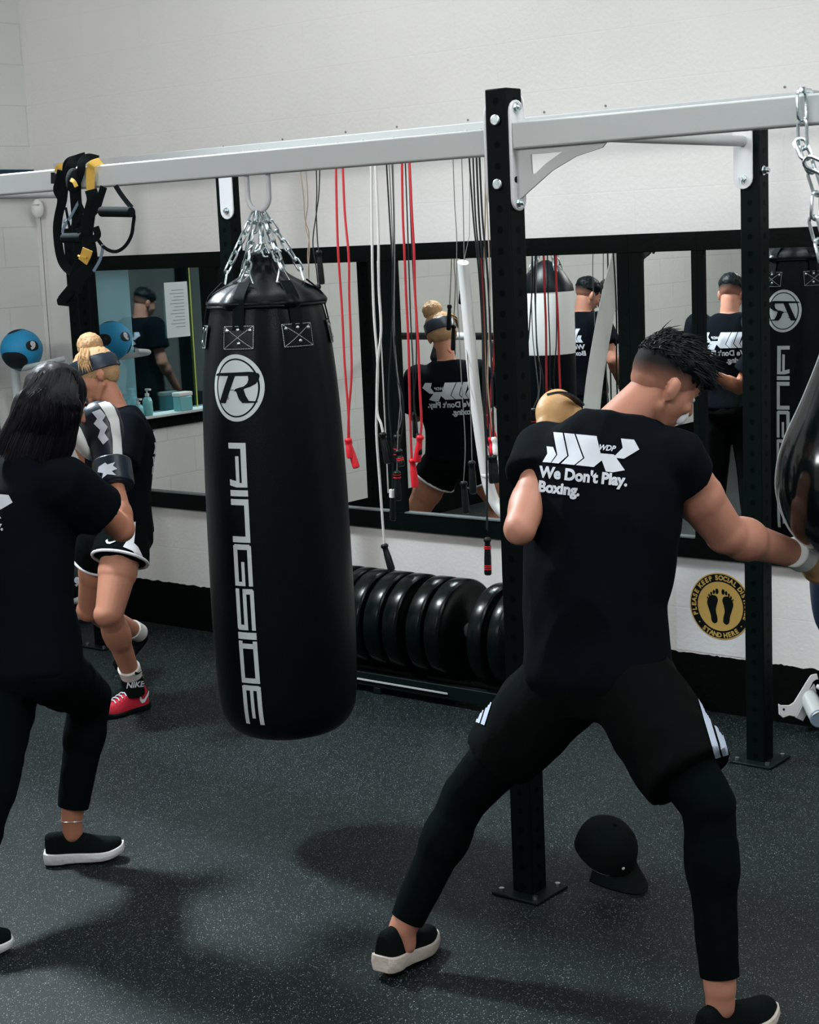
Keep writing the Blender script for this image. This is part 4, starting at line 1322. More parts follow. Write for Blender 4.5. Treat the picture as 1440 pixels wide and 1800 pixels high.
# ================================================================== SUSPENSION TRAINER
t = thing('suspension_trainer', (-4.75, 3.92, 2.25), 'black and yellow suspension trainer draped over the long white beam at left', 'straps')
TY = 3.905
def sp_(pts, Y=TY): return [on_y(a / 5.54, 240 + b_ / 5.54, Y + (c or 0)) for a, b_, c in [(q + (0,))[:3] for q in pts]]
SC = 5.6 / 2900 / 5.54 * 1.15
def strap(name, pts, wpx, m, th=0.003, sm=6, nrm=None, Y=TY):
    b = MB(); q = spline(sp_(pts, Y), sm)
    b.ribbon(q, wpx * SC, th, nrm or -CF)
    return b.build(name, m, t, bevel=0.0006)
strap('strap', [(600, 330), (585, 420), (560, 520), (600, 620), (570, 780), (558, 900), (570, 1060), (600, 1200), (650, 1280), (720, 1330)], 78, M['webbing'])
strap('strap', [(720, 300), (690, 400), (640, 480), (620, 620), (600, 700)], 60, M['webbing'])
for (pa, wq) in (([(640, 500, 0), (640, 320, 0), (665, 245, 0), (740, 215, .03), (860, 208, .05), (930, 222, .07)], 60), ([(720, 520), (760, 420), (790, 320), (800, 250, .01), (860, 205, .04), (960, 225, .07)], 70), ([(700, 500), (680, 380), (690, 290), (735, 235, .02), (840, 200, .05)], 90)):
    strap('wrapped_strap', pa, wq, M['webbing'], th=0.006)
b = MB()
ctr = sp_([(715, 430, -0.01)])[0]
b.ell(ctr, CR * 0.027, CD * 0.045, CF * 0.020, 20, 12); b.build('anchor_pouch', M['webbing'], t)
strap('yellow_loop', [(560, 350), (575, 300), (610, 292, 0.01)], 60, M['web_yellow'])
strap('buckle', [(530, 350), (530, 460)], 60, M['black_plastic'], th=0.010)
strap('buckle_bar', [(505, 395), (575, 330)], 10, M['steel'], th=0.004)
strap('yellow_mark', [(690, 420), (720, 440), (745, 490)], 34, M['web_yellow'], th=0.004, Y=TY - 0.03)
strap('yellow_loop', [(985, 240, 0.05), (900, 270), (882, 330), (880, 430), (882, 524)], 72, M['web_yellow'])
strap('strap', [(768, 300), (770, 400), (775, 520), (770, 628)], 30, M['webbing'])
strap('strap', [(770, 628), (700, 760), (620, 890), (610, 940)], 24, M['web_grey'])
strap('strap', [(770, 628), (830, 760), (870, 840)], 30, M['webbing'])
strap('strap', [(640, 690), (665, 820), (688, 945)], 22, M['webbing'])
strap('strap', [(885, 520), (905, 620), (870, 760), (850, 900), (830, 1050), (800, 1200)], 105, M['webbing'], th=0.010)
strap('strap', [(1010, 490), (975, 600), (940, 700), (870, 800), (845, 950), (900, 1000), (950, 960), (930, 880)], 60, M['webbing'], th=0.006)
strap('strap', [(800, 880), (850, 1000), (880, 1150), (870, 1260), (820, 1330), (760, 1400), (720, 1500)], 120, M['webbing'], th=0.012)
strap('strap', [(760, 1000), (775, 1180), (740, 1300), (720, 1350), (700, 1480), (660, 1540)], 70, M['webbing'], th=0.010)
strap('strap', [(700, 1480), (640, 1550), (600, 1600)], 92, M['webbing'], th=0.006)
b = MB(); pg_ = [(552, 1580), (600, 1530), (690, 1490), (735, 1540), (700, 1600), (672, 1652), (560, 1640), (550, 1600)]
c_ = at(600 / 5.54, 240 + 1580 / 5.54, 5.9); dq = (sp_([(620, 1590)])[0] - CAM).dot(CF)
b.prism([((x / 5.54 - 110) / FPX * dq, (y / 5.54 - 287) / FPX * dq) for x, y in pg_], at(110, 240 + 287, dq), CR, CD, CF * 0.012); b.build('foot_cradle', M['webbing'], t, bevel=0.003)
strap('yellow_tag', [(855, 1098), (835, 1160), (805, 1220)], 92, M['web_yellow'], th=0.004, Y=TY - 0.035)
strap('yellow_tag', [(760, 1160), (840, 1180)], 16, M['web_yellow'], th=0.004, Y=TY - 0.04)
strap('strap', [(1000, 1050), (995, 1120), (970, 1210), (910, 1312)], 26, M['web_grey'])
h0, h1 = sp_([(985, 732, -0.02)])[0], sp_([(1285, 736, -0.02)])[0]
b = MB(); b.cyl(h0, h1, 0.0175, n=24); b.build('grip_handle', M['foam'], t, bevel=0.003)
h0, h1 = sp_([(620, 990, -0.01)])[0], sp_([(810, 985, -0.01)])[0]
b = MB(); b.cyl(h0, h1, 0.0175, n=24); b.build('grip_handle', M['foam'], t, bevel=0.003)
strap('handle_strap', [(1125, 478), (1170, 550), (1230, 630), (1282, 692)], 42, M['webbing'])
strap('handle_strap', [(1280, 740), (1305, 770), (1298, 850), (1280, 960), (1225, 1060), (1150, 1115), (1080, 1115), (1010, 1075), (950, 1000), (925, 960)], 30, M['webbing'])


# ================================================================== PEOPLE
def lerp(a, b, t): return a + (b - a) * t


def torso(mb, J, w=1.0, dz=1.0, inf=0.0, n=28, low=0.09, hipw=0.165, chestw=0.172, waistw=0.138, shw=0.15):
    pr = (J['hipR'] - J['hipL']).normalized(); sr = (J['shR'] - J['shL']).normalized()
    spine = [J['pel'], J['abd'], J['chest'], J['neck']]
    def fr(i, t):
        a, b_ = spine[i], spine[i + 1]
        c = lerp(a, b_, t); up = (spine[min(i + 1, 3)] - spine[max(i, 0)]).normalized()
        tt = (i + t) / 3
        r_ = lerp(pr, sr, min(1, tt * 1.15)).normalized(); r_ = (r_ - up * r_.dot(up)).normalized()
        return c, r_, up.cross(r_), up
    R = []
    def ring(c, r_, f_, hw, hd, off=0):
        hw += inf; hd += inf
        c = c + f_ * off
        R.append([c + r_ * (hw * abs(math.cos(a)) ** 0.85 * (1 if math.cos(a) >= 0 else -1)) + f_ * (hd * abs(math.sin(a)) ** 0.85 * (1 if math.sin(a) >= 0 else -1)) for a in [2 * math.pi * k / n for k in range(n)]])
    c, r_, f_, u_p = fr(0, 0)
    ring(c - u_p * (low + inf), r_, f_, hipw * w * 0.75, 0.085 * dz)
    ring(c - u_p * low * 0.5, r_, f_, hipw * w, 0.112 * dz, -0.008)
    ring(c, r_, f_, hipw * w, 0.112 * dz, -0.006)
    c, r_, f_, _ = fr(0, 0.55); ring(c, r_, f_, lerp(hipw, waistw, .5) * w, 0.100 * dz)
    c, r_, f_, _ = fr(1, 0.0); ring(c, r_, f_, waistw * w, 0.098 * dz)
    c, r_, f_, _ = fr(1, 0.5); ring(c, r_, f_, lerp(waistw, chestw, .6) * w, 0.108 * dz)
    c, r_, f_, _ = fr(2, 0.0); ring(c, r_, f_, chestw * w, 0.118 * dz)
    c, r_, f_, _ = fr(2, 0.35); ring(c, r_, f_, chestw * w * 1.02, 0.115 * dz)
    c, r_, f_, _ = fr(2, 0.68); ring(c, r_, f_, shw * w, 0.090 * dz)
    c, r_, f_, _ = fr(2, 0.9); ring(c, r_, f_, 0.095 * w, 0.068 * dz)
    c, r_, f_, _ = fr(2, 1.0); ring(c, r_, f_, 0.060 * w, 0.058 * dz)
    mb.rings(R)


def head_basis(f, up):
    f = f.normalized(); up = (up - f * up.dot(f)).normalized(); r_ = f.cross(up).normalized()
    return f, up, r_


def head_shape(mb, c, f, up, s=1.0):
    """cranium centre c; a face with brow, nose, lips, chin, ears"""
    f, up, r_ = head_basis(f, up)
    E_ = lambda o, a, b_, d_: mb.ell(c + (r_ * o[0] + f * o[1] + up * o[2]) * s, r_ * a * s, f * b_ * s, up * d_ * s, 20, 12)
    E_((0, -0.008, 0.020), 0.076, 0.093, 0.088)
    E_((0, 0.030, -0.025), 0.064, 0.066, 0.085)
    E_((0, 0.040, -0.070), 0.045, 0.050, 0.048)
    E_((0, 0.072, -0.103), 0.022, 0.018, 0.018)
    E_((0, 0.085, 0.012), 0.046, 0.014, 0.012)
    for q in (-1, 1):
        E_((q * 0.040, 0.066, -0.040), 0.020, 0.018, 0.020)
        E_((q * 0.074, -0.008, -0.028), 0.010, 0.018, 0.031)
        E_((q * 0.081, -0.016, -0.020), 0.006, 0.015, 0.026)
        mb.cap(c + (r_ * q * 0.020 + f * 0.040 - up * 0.115) * s, 0.012 * s, c + (r_ * q * 0.052 + f * -0.005 - up * 0.070) * s, 0.014 * s, 10)
    mb.cap(c + (f * 0.092 - up * 0.004) * s, 0.008 * s, c + (f * 0.108 - up * 0.040) * s, 0.013 * s, 10)
    for q in (-1, 1): E_((q * 0.012, 0.100, -0.044), 0.008, 0.010, 0.008)
    E_((0, 0.090, -0.068), 0.022, 0.010, 0.006)
    E_((0, 0.087, -0.078), 0.019, 0.010, 0.006)


def face_parts(c, f, up, s, body, lipm=None):
    f, up, r_ = head_basis(f, up)
    for q in (-1, 1):
        b = MB(); b.ell(c + (r_ * q * 0.031 + f * 0.078 - up * 0.012) * s, r_ * 0.012 * s, f * 0.010 * s, up * 0.008 * s, 12, 8); b.build('eye', M['eye'], body)
        b = MB(); b.ell(c + (r_ * q * 0.031 + f * 0.0872 - up * 0.012) * s, r_ * 0.005 * s, f * 0.002 * s, up * 0.005 * s, 10, 6); b.build('pupil', M['hair_black'], body)
        b = MB(); b.ribbon([c + (r_ * q * 0.014 + f * 0.098 + up * 0.010) * s, c + (r_ * q * 0.032 + f * 0.094 + up * 0.016) * s, c + (r_ * q * 0.048 + f * 0.082 + up * 0.011) * s], 0.008 * s, 0.006, f); b.build('eyebrow', M['hair_black'], body)
    b = MB(); b.ell(c + (f * 0.0945 - up * 0.073) * s, r_ * 0.021 * s, f * 0.007 * s, up * 0.007 * s, 14, 8); b.build('lips', M['lips'], body)


def limb(mb, a, b_, r0, r1, bulge_=None, inf=0.0):
    mb.cap(a, r0 + inf, b_, r1 + inf, 20)
    if bulge_:
        t_, r_, off = bulge_
        d = (b_ - a); L = d.length; d = d / L; c = a + d * L * t_ + V(off)
        u, v, _ = frame_z(d)
        mb.ell(c, u * (r_ + inf), v * (r_ + inf), d * L * 0.30, 18, 10)


def hand(mb, wr, d, pal, s=1.0, curl=0.5):
    """open relaxed hand: wr wrist, d pointing direction, pal palm normal"""
    d = d.normalized(); pal = (pal - d * pal.dot(d)).normalized(); sd2 = d.cross(pal)
    mb.ell(wr + d * 0.045 * s, sd2 * 0.040 * s, pal * 0.015 * s, d * 0.050 * s, 14, 10)
    for i, (o_, L) in enumerate(((-0.027, 0.066), (-0.009, 0.076), (0.009, 0.072), (0.026, 0.056))):
        p = wr + (d * 0.082 + sd2 * o_) * s; dd = d.copy(); r_ = 0.0085 * s
        for k, fr_ in enumerate((0.45, 0.32, 0.23)):
            dd = (dd + pal * curl * 0.55).normalized(); q = p + dd * L * fr_ * s
            mb.cap(p, r_, q, r_ * 0.92, 8, 3); p = q; r_ *= 0.92
    p = wr + (d * 0.030 - sd2 * 0.034) * s; dd = (d * 0.75 - sd2 * 0.6 + pal * 0.2).normalized()
    for L in (0.034, 0.028):
        q = p + dd * L * s; mb.cap(p, 0.0105 * s, q, 0.0095 * s, 8, 3); p = q; dd = (dd + d * 0.4 + pal * 0.3).normalized()


def shoe(parent, heel, toe, up, wsc=1.0, upper=None, sole_m=None, hi=0.0, name='shoe', th=0.030, lift=0.0, lace=None, flare=0.006, L0=None):
    heel, toe = V(heel), V(toe); f = (toe - heel); L = f.length; f.normalize()
    up = (V(up) - f * V(up).dot(f)).normalized(); r_ = f.cross(up)
    t_ = MB()
    def outline(t, e):
        w_ = [0.030, 0.035, 0.034, 0.036, 0.045, 0.049, 0.043, 0.026]; k = min(len(w_) - 1.001, t * (len(w_) - 1)); i = int(k)
        return (lerp(w_[i], w_[i + 1], k - i) + e) * wsc
    def bend(t): return up * (0.020 * max(0, (t - 0.72) / 0.28) ** 2 + 0.004 * max(0, (0.15 - t) / 0.15))
    N = 22; rs = []
    for i in range(N + 1):
        t = i / N; c = heel + f * (L * t) + bend(t)
        w_ = outline(t, flare * (1.0 if t < 0.25 else 0.5)) * (0.72 if i in (0, N) else 1)
        hh = th * (1.15 - 0.35 * t)
        rs.append([c + r_ * w_ + up * hh, c + r_ * (w_ + 0.003) + up * hh * 0.5, c + r_ * w_ * 0.94, c - r_ * w_ * 0.94, c - r_ * (w_ + 0.003) + up * hh * 0.5, c - r_ * w_ + up * hh])
    t_.rings(rs); so = t_.build('sole', sole_m, None, bevel=0.003)
    b = MB(); rs = []
    H = [(0.0, 0.075), (0.06, 0.085), (0.15, 0.088), (0.27, 0.088), (0.38, 0.086), (0.50, 0.075), (0.62, 0.064), (0.75, 0.054), (0.88, 0.044), (0.96, 0.034), (1.0, 0.020)]
    for t, h in H:
        c = heel + f * (L * (0.02 + 0.96 * t)) + bend(t) + up * th * 0.5
        w_ = outline(t, 0.0); h = h * (1 + (hi if t < 0.45 else 0))
        rs.append([c + r_ * (w_ * (abs(math.cos(a)) ** 0.7) * (1 if math.cos(a) > 0 else -1)) * (1.0 if math.sin(a) < 0.4 else 0.92) + up * (h * max(0, math.sin(a)) ** 0.75) for a in [math.pi * k / 12 for k in range(13)]] + [c - r_ * w_ * 0.8, c + r_ * w_ * 0.8])
    b.rings(rs); u_o = b.build(name, upper, parent, subsurf=1)
    so.name = 'sole'; so.parent = u_o; so.matrix_parent_inverse = Matrix.Identity(4)
    if lace:
        for k in range(5):
            t = 0.42 + k * 0.075; c = heel + f * (L * t) + up * (th * 0.5 + lerp(0.090, 0.062, k / 4)); w_ = 0.024
            b = MB(); b.tube([c - r_ * w_ - up * 0.010, c - r_ * w_ * 0.4 + up * 0.001, c + r_ * w_ * 0.4 + f * 0.008 + up * 0.001, c + r_ * w_ - up * 0.010 + f * 0.010], 0.0028, n=6); b.build('lace', lace, u_o)
    return u_o


def tufts(mb, c, basis, n, region, flow, L, wd, rad=(0.080, 0.097, 0.095), rnd=0.3, seed=1, oc=(0, -0.008, 0.020), s=1.0, droop=0.0, lift_=0.22):
    """many tapered strands growing from the scalp; region(dir_local)->bool, flow(dir_local)->vector local"""
    f, up, r_ = basis; rg = random.Random(seed); k = 0; tries = 0
    while k < n and tries < n * 20:
        tries += 1
        d = V((rg.gauss(0, 1), rg.gauss(0, 1), rg.gauss(0, 1))).normalized()
        if not region(d): continue
        k += 1
        W = lambda q: r_ * q.x + f * q.y + up * q.z
        p = c + W(V((d.x * rad[0] + oc[0], d.y * rad[1] + oc[1], d.z * rad[2] + oc[2]))) * s
        nrm = W(d).normalized()
        fl = W(flow(d) + V((rg.gauss(0, rnd), rg.gauss(0, rnd), rg.gauss(0, rnd)))).normalized()
        ll = L * rg.uniform(0.6, 1.25)
        pts = [p - nrm * 0.003, p + (nrm * lift_ + fl * 0.45) * ll * 0.5, p + (nrm * lift_ * 0.6 + fl * 0.95) * ll - V((0, 0, droop * ll))]
        sp3 = spline(pts, 3); m_ = len(sp3)
        mb.tube(sp3, wd, n=4, rr=[wd * (1 - (i / (m_ - 1)) ** 1.5) + 0.0002 for i in range(m_)], cap=False)


def shirt_print(parent, tree, o, u, v, d, sc=1.0, full=True):
    """white arrow emblem with two lines of lettering"""
    k = sc / 600.0
    Q = lambda pts: [((a - 545) * k, -(b_ - 900) * k) for a, b_ in pts]
    ps = [Q([(262, 838), (306, 838), (330, 885), (300, 940), (246, 940), (272, 886)]),
          Q([(297, 742), (356, 742), (402, 885), (352, 940), (306, 940), (338, 886)]),
          Q([(366, 742), (432, 742), (502, 890), (452, 940), (368, 940), (412, 886)]),
          Q([(442, 742), (575, 742), (625, 890), (575, 940), (462, 940), (512, 890)]),
          Q([(728, 742), (812, 742), (850, 800), (760, 868), (690, 868), (745, 800)]),
          Q([(612, 848), (694, 848), (772, 940), (700, 960), (655, 960), (622, 890)])]
    project('shirt_emblem', [poly2d(ps, 0.012)], o, u, v, d, tree, M['print_white'], parent, off=0.0035, maxd=1.2)
    bms = []
    for txt, x, y, sz, bd in (('WDP', 592, 826, 46, 0.0006), ('We Don\'t Play.', 236, 1035, 92, 0.0018), ('Boxing.', 236, 1128, 92, 0.0018)):
        bm = text2d(txt, sz * k * 1.05, 0.008, bold=bd, shear=0.3 if txt == 'WDP' else 0)
        for q in bm.verts: q.co = V((q.co.x * 0.93 + (x - 545) * k, q.co.y - (y - 900) * k, 0))
        bms.append(bm)
    for bm in bms: project('shirt_lettering', [bm], o, u, v, d, tree, M['print_white'], parent, off=0.0035, maxd=1.2)


def glove(parent, wr, c, thumb, m, cuffm, r=0.062, name='boxing_glove', elong=1.25):
    d = (c - wr).normalized(); th = (thumb - d * thumb.dot(d)).normalized(); n_ = d.cross(th)
    b = MB(); b.ell(c, th * r * 1.0, n_ * r * 0.85, d * r * elong, 24, 16); b.ell(c + d * r * 0.35 + n_ * r * 0.2, th * r * 0.98, n_ * r * 0.75, d * r * 0.85, 24, 14)
    b.cap(c - d * r * 0.7 + th * r * 0.75, r * 0.36, c + d * r * 0.35 + th * r * 1.02, r * 0.36, 16)
    b.cap(wr, r * 0.60, c - d * r * 0.3, r * 0.75, 20)
    g = remesh(b, name, m, parent, voxel=0.006, smooth=5)
    b = MB(); b.cyl(wr - d * 0.035, wr + d * 0.030, r * 0.70, r * 0.78, n=28); b.build('wrist_cuff', cuffm, g, bevel=0.004)
    return g


# ------------------------------------------------------------------ the punching man
MJ = dict(pel=at(1050, 1165, 4.33), abd=at(1045, 1050, 4.30), chest=at(1058, 905, 4.30), neck=at(1088, 730, 4.30),
          shL=at(966, 800, 4.38), elL=at(914, 930, 4.22), wrL=at(955, 775, 4.46),
          shR=at(1178, 808, 4.24), elR=at(1276, 938, 4.36), wrR=at(1398, 974, 4.50),
          hipL=at(1000, 1195, 4.38), knL=at(818, 1400, 4.56), anL=at(708, 1632, 4.57),
          hipR=at(1105, 1195, 4.27), knR=at(1246, 1415, 4.06), anR=at(1266, 1738, 4.06))
mc = at(1170, 668, 4.30)
mf, mu, mr = head_basis(CR * 0.80 + CD * 0.44 + CF * 0.42, -CD * 0.85 + CR * 0.45)
man = thing('person', (MJ['pel'].x, MJ['pel'].y, 0), 'man in black t-shirt and striped shorts throwing a right punch, back to camera', 'person')
b = MB()
torso(b, MJ, 1.0)
limb(b, lerp(MJ['neck'], MJ['chest'], 0.12), mc - mu * 0.045 - mf * 0.02, 0.063, 0.056)
head_shape(b, mc, mf, mu, 1.0)
for S_ in 'LR':
    kx = 1.18 if S_ == 'R' else 0.90
    limb(b, MJ['sh' + S_], MJ['el' + S_], 0.065 * kx, 0.045 * kx, (0.50, 0.058 * kx, (0, 0, 0)))
    limb(b, MJ['el' + S_], MJ['wr' + S_], 0.048 * kx, 0.032 * kx, (0.26, 0.052 * kx, (0, 0, 0)))
    limb(b, MJ['hip' + S_], MJ['kn' + S_], 0.090, 0.060, (0.4, 0.082, (0, 0, 0)))
    limb(b, MJ['kn' + S_], MJ['an' + S_], 0.058, 0.040, (0.30, 0.062, (0, 0, 0)))
    d_ = V((0, 0, -1)); limb(b, MJ['an' + S_], MJ['an' + S_] + d_ * 0.045, 0.038, 0.036)
body = remesh(b, 'body', M['skin'], man, voxel=0.006, smooth=3)
face_parts(mc, mf, mu, 1.0, body)
# t-shirt
b = MB()
J2 = dict(MJ); torso(b, J2, 1.0, 1.0, inf=0.036, low=0.05, waistw=0.150)
for S_ in 'LR':
    a_, e_ = MJ['sh' + S_], MJ['el' + S_]; d_ = (e_ - a_).normalized(); q = (0.085 if S_ == 'R' else 0.10)
    b.cap(lerp(a_, MJ['chest'], 0.15), 0.082, a_, 0.088, 24)
    b.cyl(a_ - d_ * 0.02, a_ + d_ * q, 0.090, 0.088, n=28)
shirt = remesh(b, 't_shirt', M['shirt'], man, voxel=0.008, smooth=14, disp=folds(0.010, 7.0, (1, 1, 0.5), 3.0))
tr = bvh_of(shirt)
po = at(1037, 810, 3.6)
shirt_print(shirt, tr, po, CR * 0.99 + CD * 0.10, -CD * 0.99 + CR * 0.10, (at(1037, 810, 4.3) - CAM), 0.275 * 3.75 / 4.3 * 1.0)
# shorts
b = MB()
torso(b, MJ, 1.0, 1.0, inf=0.026, low=0.10)
for S_, q, w0, w1 in (('L', 0.66, 0.118, 0.105), ('R', 0.78, 0.120, 0.118)):
    a_, e_ = MJ['hip' + S_], MJ['kn' + S_]
    b.cap(a_, w0, lerp(a_, e_, 0.3), w0, 24)
    b.cyl(lerp(a_, e_, 0.05), lerp(a_, e_, q), w0, w1, n=30)
top_ = MJ['abd'] + (MJ['pel'] - MJ['abd']) * 0.80
shorts = remesh(b, 'shorts', M['shorts'], man, voxel=0.009, smooth=3, disp=folds(0.008, 8.0, (1, 1, 0.4), 9.0), cuts=[(top_, (MJ['abd'] - MJ['pel']).normalized())])
trs = bvh_of(shorts)
for name_, o_, uu, vv, pl in (('side_stripe', (1248, 1275, 3.5), (1240, 1215), (1277, 1338), 14), ('side_stripe', (858, 1225, 3.6), (872, 1172), (836, 1283), 10)):
    (xa, ya), (xb, yb) = uu, vv
    d3 = o_[2]; L_ = math.hypot(xb - xa, yb - ya); tx, ty = (xb - xa) / L_, (yb - ya) / L_; nx, ny = -ty, tx
    kk = d3 / FPX; s0 = 1 if xa > 1000 else -1
    polys = [[(-L_ / 2 * kk, -pl * kk), (L_ / 2 * kk, -pl * kk), (L_ / 2 * kk, -pl * kk * 0.15), (-L_ / 2 * kk, -pl * kk * 0.15)], [(-L_ / 2 * kk, pl * kk * 0.15), (L_ / 2 * kk, pl * kk * 0.15), (L_ / 2 * kk, pl * kk), (-L_ / 2 * kk, pl * kk)]]
    m0 = at((xa + xb) / 2 - s0 * 6, (ya + yb) / 2, d3)
    project(name_, [poly2d(polys, 0.01)], m0, CR * tx + CD * ty, CR * nx + CD * ny, m0 - CAM, trs, M['blue_stripe'], shorts, off=0.003, maxd=1.3)
# leggings
for S_ in 'LR':
    b = MB(); a_, k_, e_ = MJ['hip' + S_], MJ['kn' + S_], MJ['an' + S_]
    limb(b, lerp(a_, k_, 0.2), k_, 0.092, 0.064, None, 0.004)
    limb(b, k_, e_, 0.062, 0.043, (0.30, 0.066, (0, 0, 0)), 0.004)
    dn2 = (e_ - k_).normalized()
    remesh(b, 'leggings', M['leggings'], man, voxel=0.007, smooth=3, disp=folds(0.002, 12.0, (1, 1, 1), 2.0), cuts=[(lerp(k_, e_, 0.93), dn2)])
# shoes
hl, tl = on_z(668, 1702, 0.012), on_z(772, 1686, 0.0)
hl = at(672, 1694, 4.55); hl.z = 0.035; tl = V((hl.x + 0.10, hl.y + 0.225, 0.004))
dR = (CR * 0.55 + CF * 0.85); dR.z = 0; dR.normalize()
c_ = V((MJ['anL'].x, MJ['anL'].y, 0))
c_ = c_ - CR * 0.012; c_.z = 0; hl = c_ - dR * 0.095; hl.z = 0.022
shoe(man, hl, c_ + dR * 0.165 + V((0, 0, 0.002)), (0, 0, 1), 1.0, M['knit'], M['sole_cream'], 0.1, 'trainer', th=0.040)
c_ = V((MJ['anR'].x, MJ['anR'].y, 0)); dR = (CR * 0.72 + CF * 0.60); dR.z = 0; dR.normalize()
shoe(man, c_ - dR * 0.08, c_ + dR * 0.20, (0, 0, 1), 1.0, M['knit'], M['sole_cream'], 0.1, 'trainer', th=0.036)
# gloves
gl = glove(man, MJ['wrL'], at(976, 722, 4.50), CR, M['glove_tan'], M['glove_black'], 0.053)
b = MB(); b.ribbon(spline([at(962, 694, 4.42), at(985, 690, 4.42), at(1006, 698, 4.46), at(1022, 712, 4.5)], 4), 0.020, 0.006, -CD); b.build('strap_band', M['glove_black'], gl)
gR = glove(man, at(1404, 974, 4.50), at(1440, 990, 4.62), -CD, M['glove_tan'], M['glove_white'], 0.060)
# hair: long black top falling forward, faded sides
b = MB(); b.ell(mc + (mu * 0.022 - mf * 0.010), mr * 0.0775, mf * 0.0945, mu * 0.0885, 30, 20)
b.ell(mc - mf * 0.046 - mu * 0.020, mr * 0.056, mf * 0.046, mu * 0.042, 20, 14)
me_cut = [(mc - mu * 0.035 + mf * 0.0, (-mu + mf * 0.45).normalized()), (mc + mf * 0.062 + mu * 0.02, (mf * 0.9 - mu * 0.25).normalized())]
fade = remesh(b, 'faded_sides', M['hair_fade'], man, voxel=0.006, smooth=1, cuts=me_cut)
b = MB(); b.ell(mc + (mu * 0.050 - mf * 0.002), mr * 0.078, mf * 0.100, mu * 0.068, 28, 16); b.ell(mc + mf * 0.075 + mu * 0.062, mr * 0.060, mf * 0.040, mu * 0.034, 20, 12)
b.ell(mc + mf * 0.105 + mu * 0.052, mr * 0.045, mf * 0.030, mu * 0.020, 16, 10)
hr = remesh(b, 'hair', M['hair_black'], man, voxel=0.006, smooth=2, disp=folds(0.006, 30, (1, 1, 1), 1.0), cuts=[(mc - mu * 0.002 - mf * 0.0, (-mu + mf * 0.22).normalized())])
b = MB(); tufts(b, mc + mu * 0.006, (mf, mu, mr), 1100, lambda d: d.z > 0.15 and not (d.y > 0.9), lambda d: V((0.0, 1.0, -0.15)) if d.y > -0.5 else V((0.0, 0.8, 0.1)), 0.050, 0.0024, rad=(0.079, 0.103, 0.100), rnd=0.28, seed=3)
b.build('hair_strands', M['hair_black'], hr)
# white strip on the face
b = MB(); b.ell(mc + mf * 0.078 - mu * 0.062 + mr * 0.030, mr * 0.016, mf * 0.016, mu * 0.024, 14, 10); b.build('face_mask_edge', M['white_cloth'], body)

# ------------------------------------------------------------------ dark-haired woman, foreground left
WJ = dict(pel=at(52, 1165, 5.12), abd=at(44, 1060, 5.12), chest=at(44, 925, 5.15), neck=at(62, 785, 5.18),
          shL=at(-8, 850, 5.26), elL=at(-30, 960, 5.40), wrL=at(45, 880, 5.62),
          shR=at(112, 850, 5.04), elR=at(214, 930, 5.22), wrR=at(200, 842, 5.34),
          hipL=at(15, 1180, 5.16), knL=at(-14, 1395, 4.95), anL=at(-92, 1625, 4.74),
          hipR=at(88, 1180, 5.08), knR=at(158, 1225, 5.46), anR=at(126, 1440, 5.47))
wc = at(100, 702, 5.22)
wf_, wu, wr_ = head_basis(CR * 0.78 + CD * 0.25 + CF * 0.60, -CD * 0.93 + CR * 0.25)
wom = thing('person', (WJ['pel'].x, WJ['pel'].y, 0), 'woman with long dark hair and boxing glove raised, black t-shirt, in left foreground', 'person')
b = MB(); torso(b, WJ, 0.88, 0.92, hipw=0.185, chestw=0.165, waistw=0.135, shw=0.145)
limb(b, lerp(WJ['neck'], WJ['chest'], 0.1), wc - wu * 0.05 - wf_ * 0.02, 0.052, 0.046)
head_shape(b, wc, wf_, wu, 0.96)
for S_ in 'LR':
    limb(b, WJ['sh' + S_], WJ['el' + S_], 0.054, 0.040, (0.45, 0.049, (0, 0, 0)))
    limb(b, WJ['el' + S_], WJ['wr' + S_], 0.043, 0.028, (0.28, 0.044, (0, 0, 0)))
    limb(b, WJ['hip' + S_], WJ['kn' + S_], 0.092, 0.058, (0.35, 0.084, (0, 0, 0)))
    limb(b, WJ['kn' + S_], WJ['an' + S_], 0.054, 0.036, (0.30, 0.056, (0, 0, 0)))
    limb(b, WJ['an' + S_], WJ['an' + S_] + V((0, 0, -0.05)), 0.035, 0.033)
wb_ = remesh(b, 'body', M['skin_w'], wom, voxel=0.006, smooth=3)
face_parts(wc, wf_, wu, 0.96, wb_)
b = MB(); torso(b, WJ, 0.88, 0.92, inf=0.026, low=0.06, hipw=0.175, waistw=0.155, shw=0.145)
for S_ in 'LR':
    a_, e_ = WJ['sh' + S_], WJ['el' + S_]; d_ = (e_ - a_).normalized()
    b.cap(lerp(a_, WJ['chest'], 0.2), 0.080, a_, 0.084, 24)
    b.cyl(a_ - d_ * 0.03, a_ + d_ * 0.170, 0.086, 0.088, n=28)
ws = remesh(b, 't_shirt', M['shirt'], wom, voxel=0.008, smooth=14, disp=folds(0.009, 7.0, (1, 1, 0.5), 6.0))
trw = bvh_of(ws)
po = at(-43, 898, 4.4)
shirt_print(ws, trw, po, CR * 0.99 + CD * 0.10, -CD * 0.99 + CR * 0.10, po - CAM, 0.255 * 4.4 / 5.1)
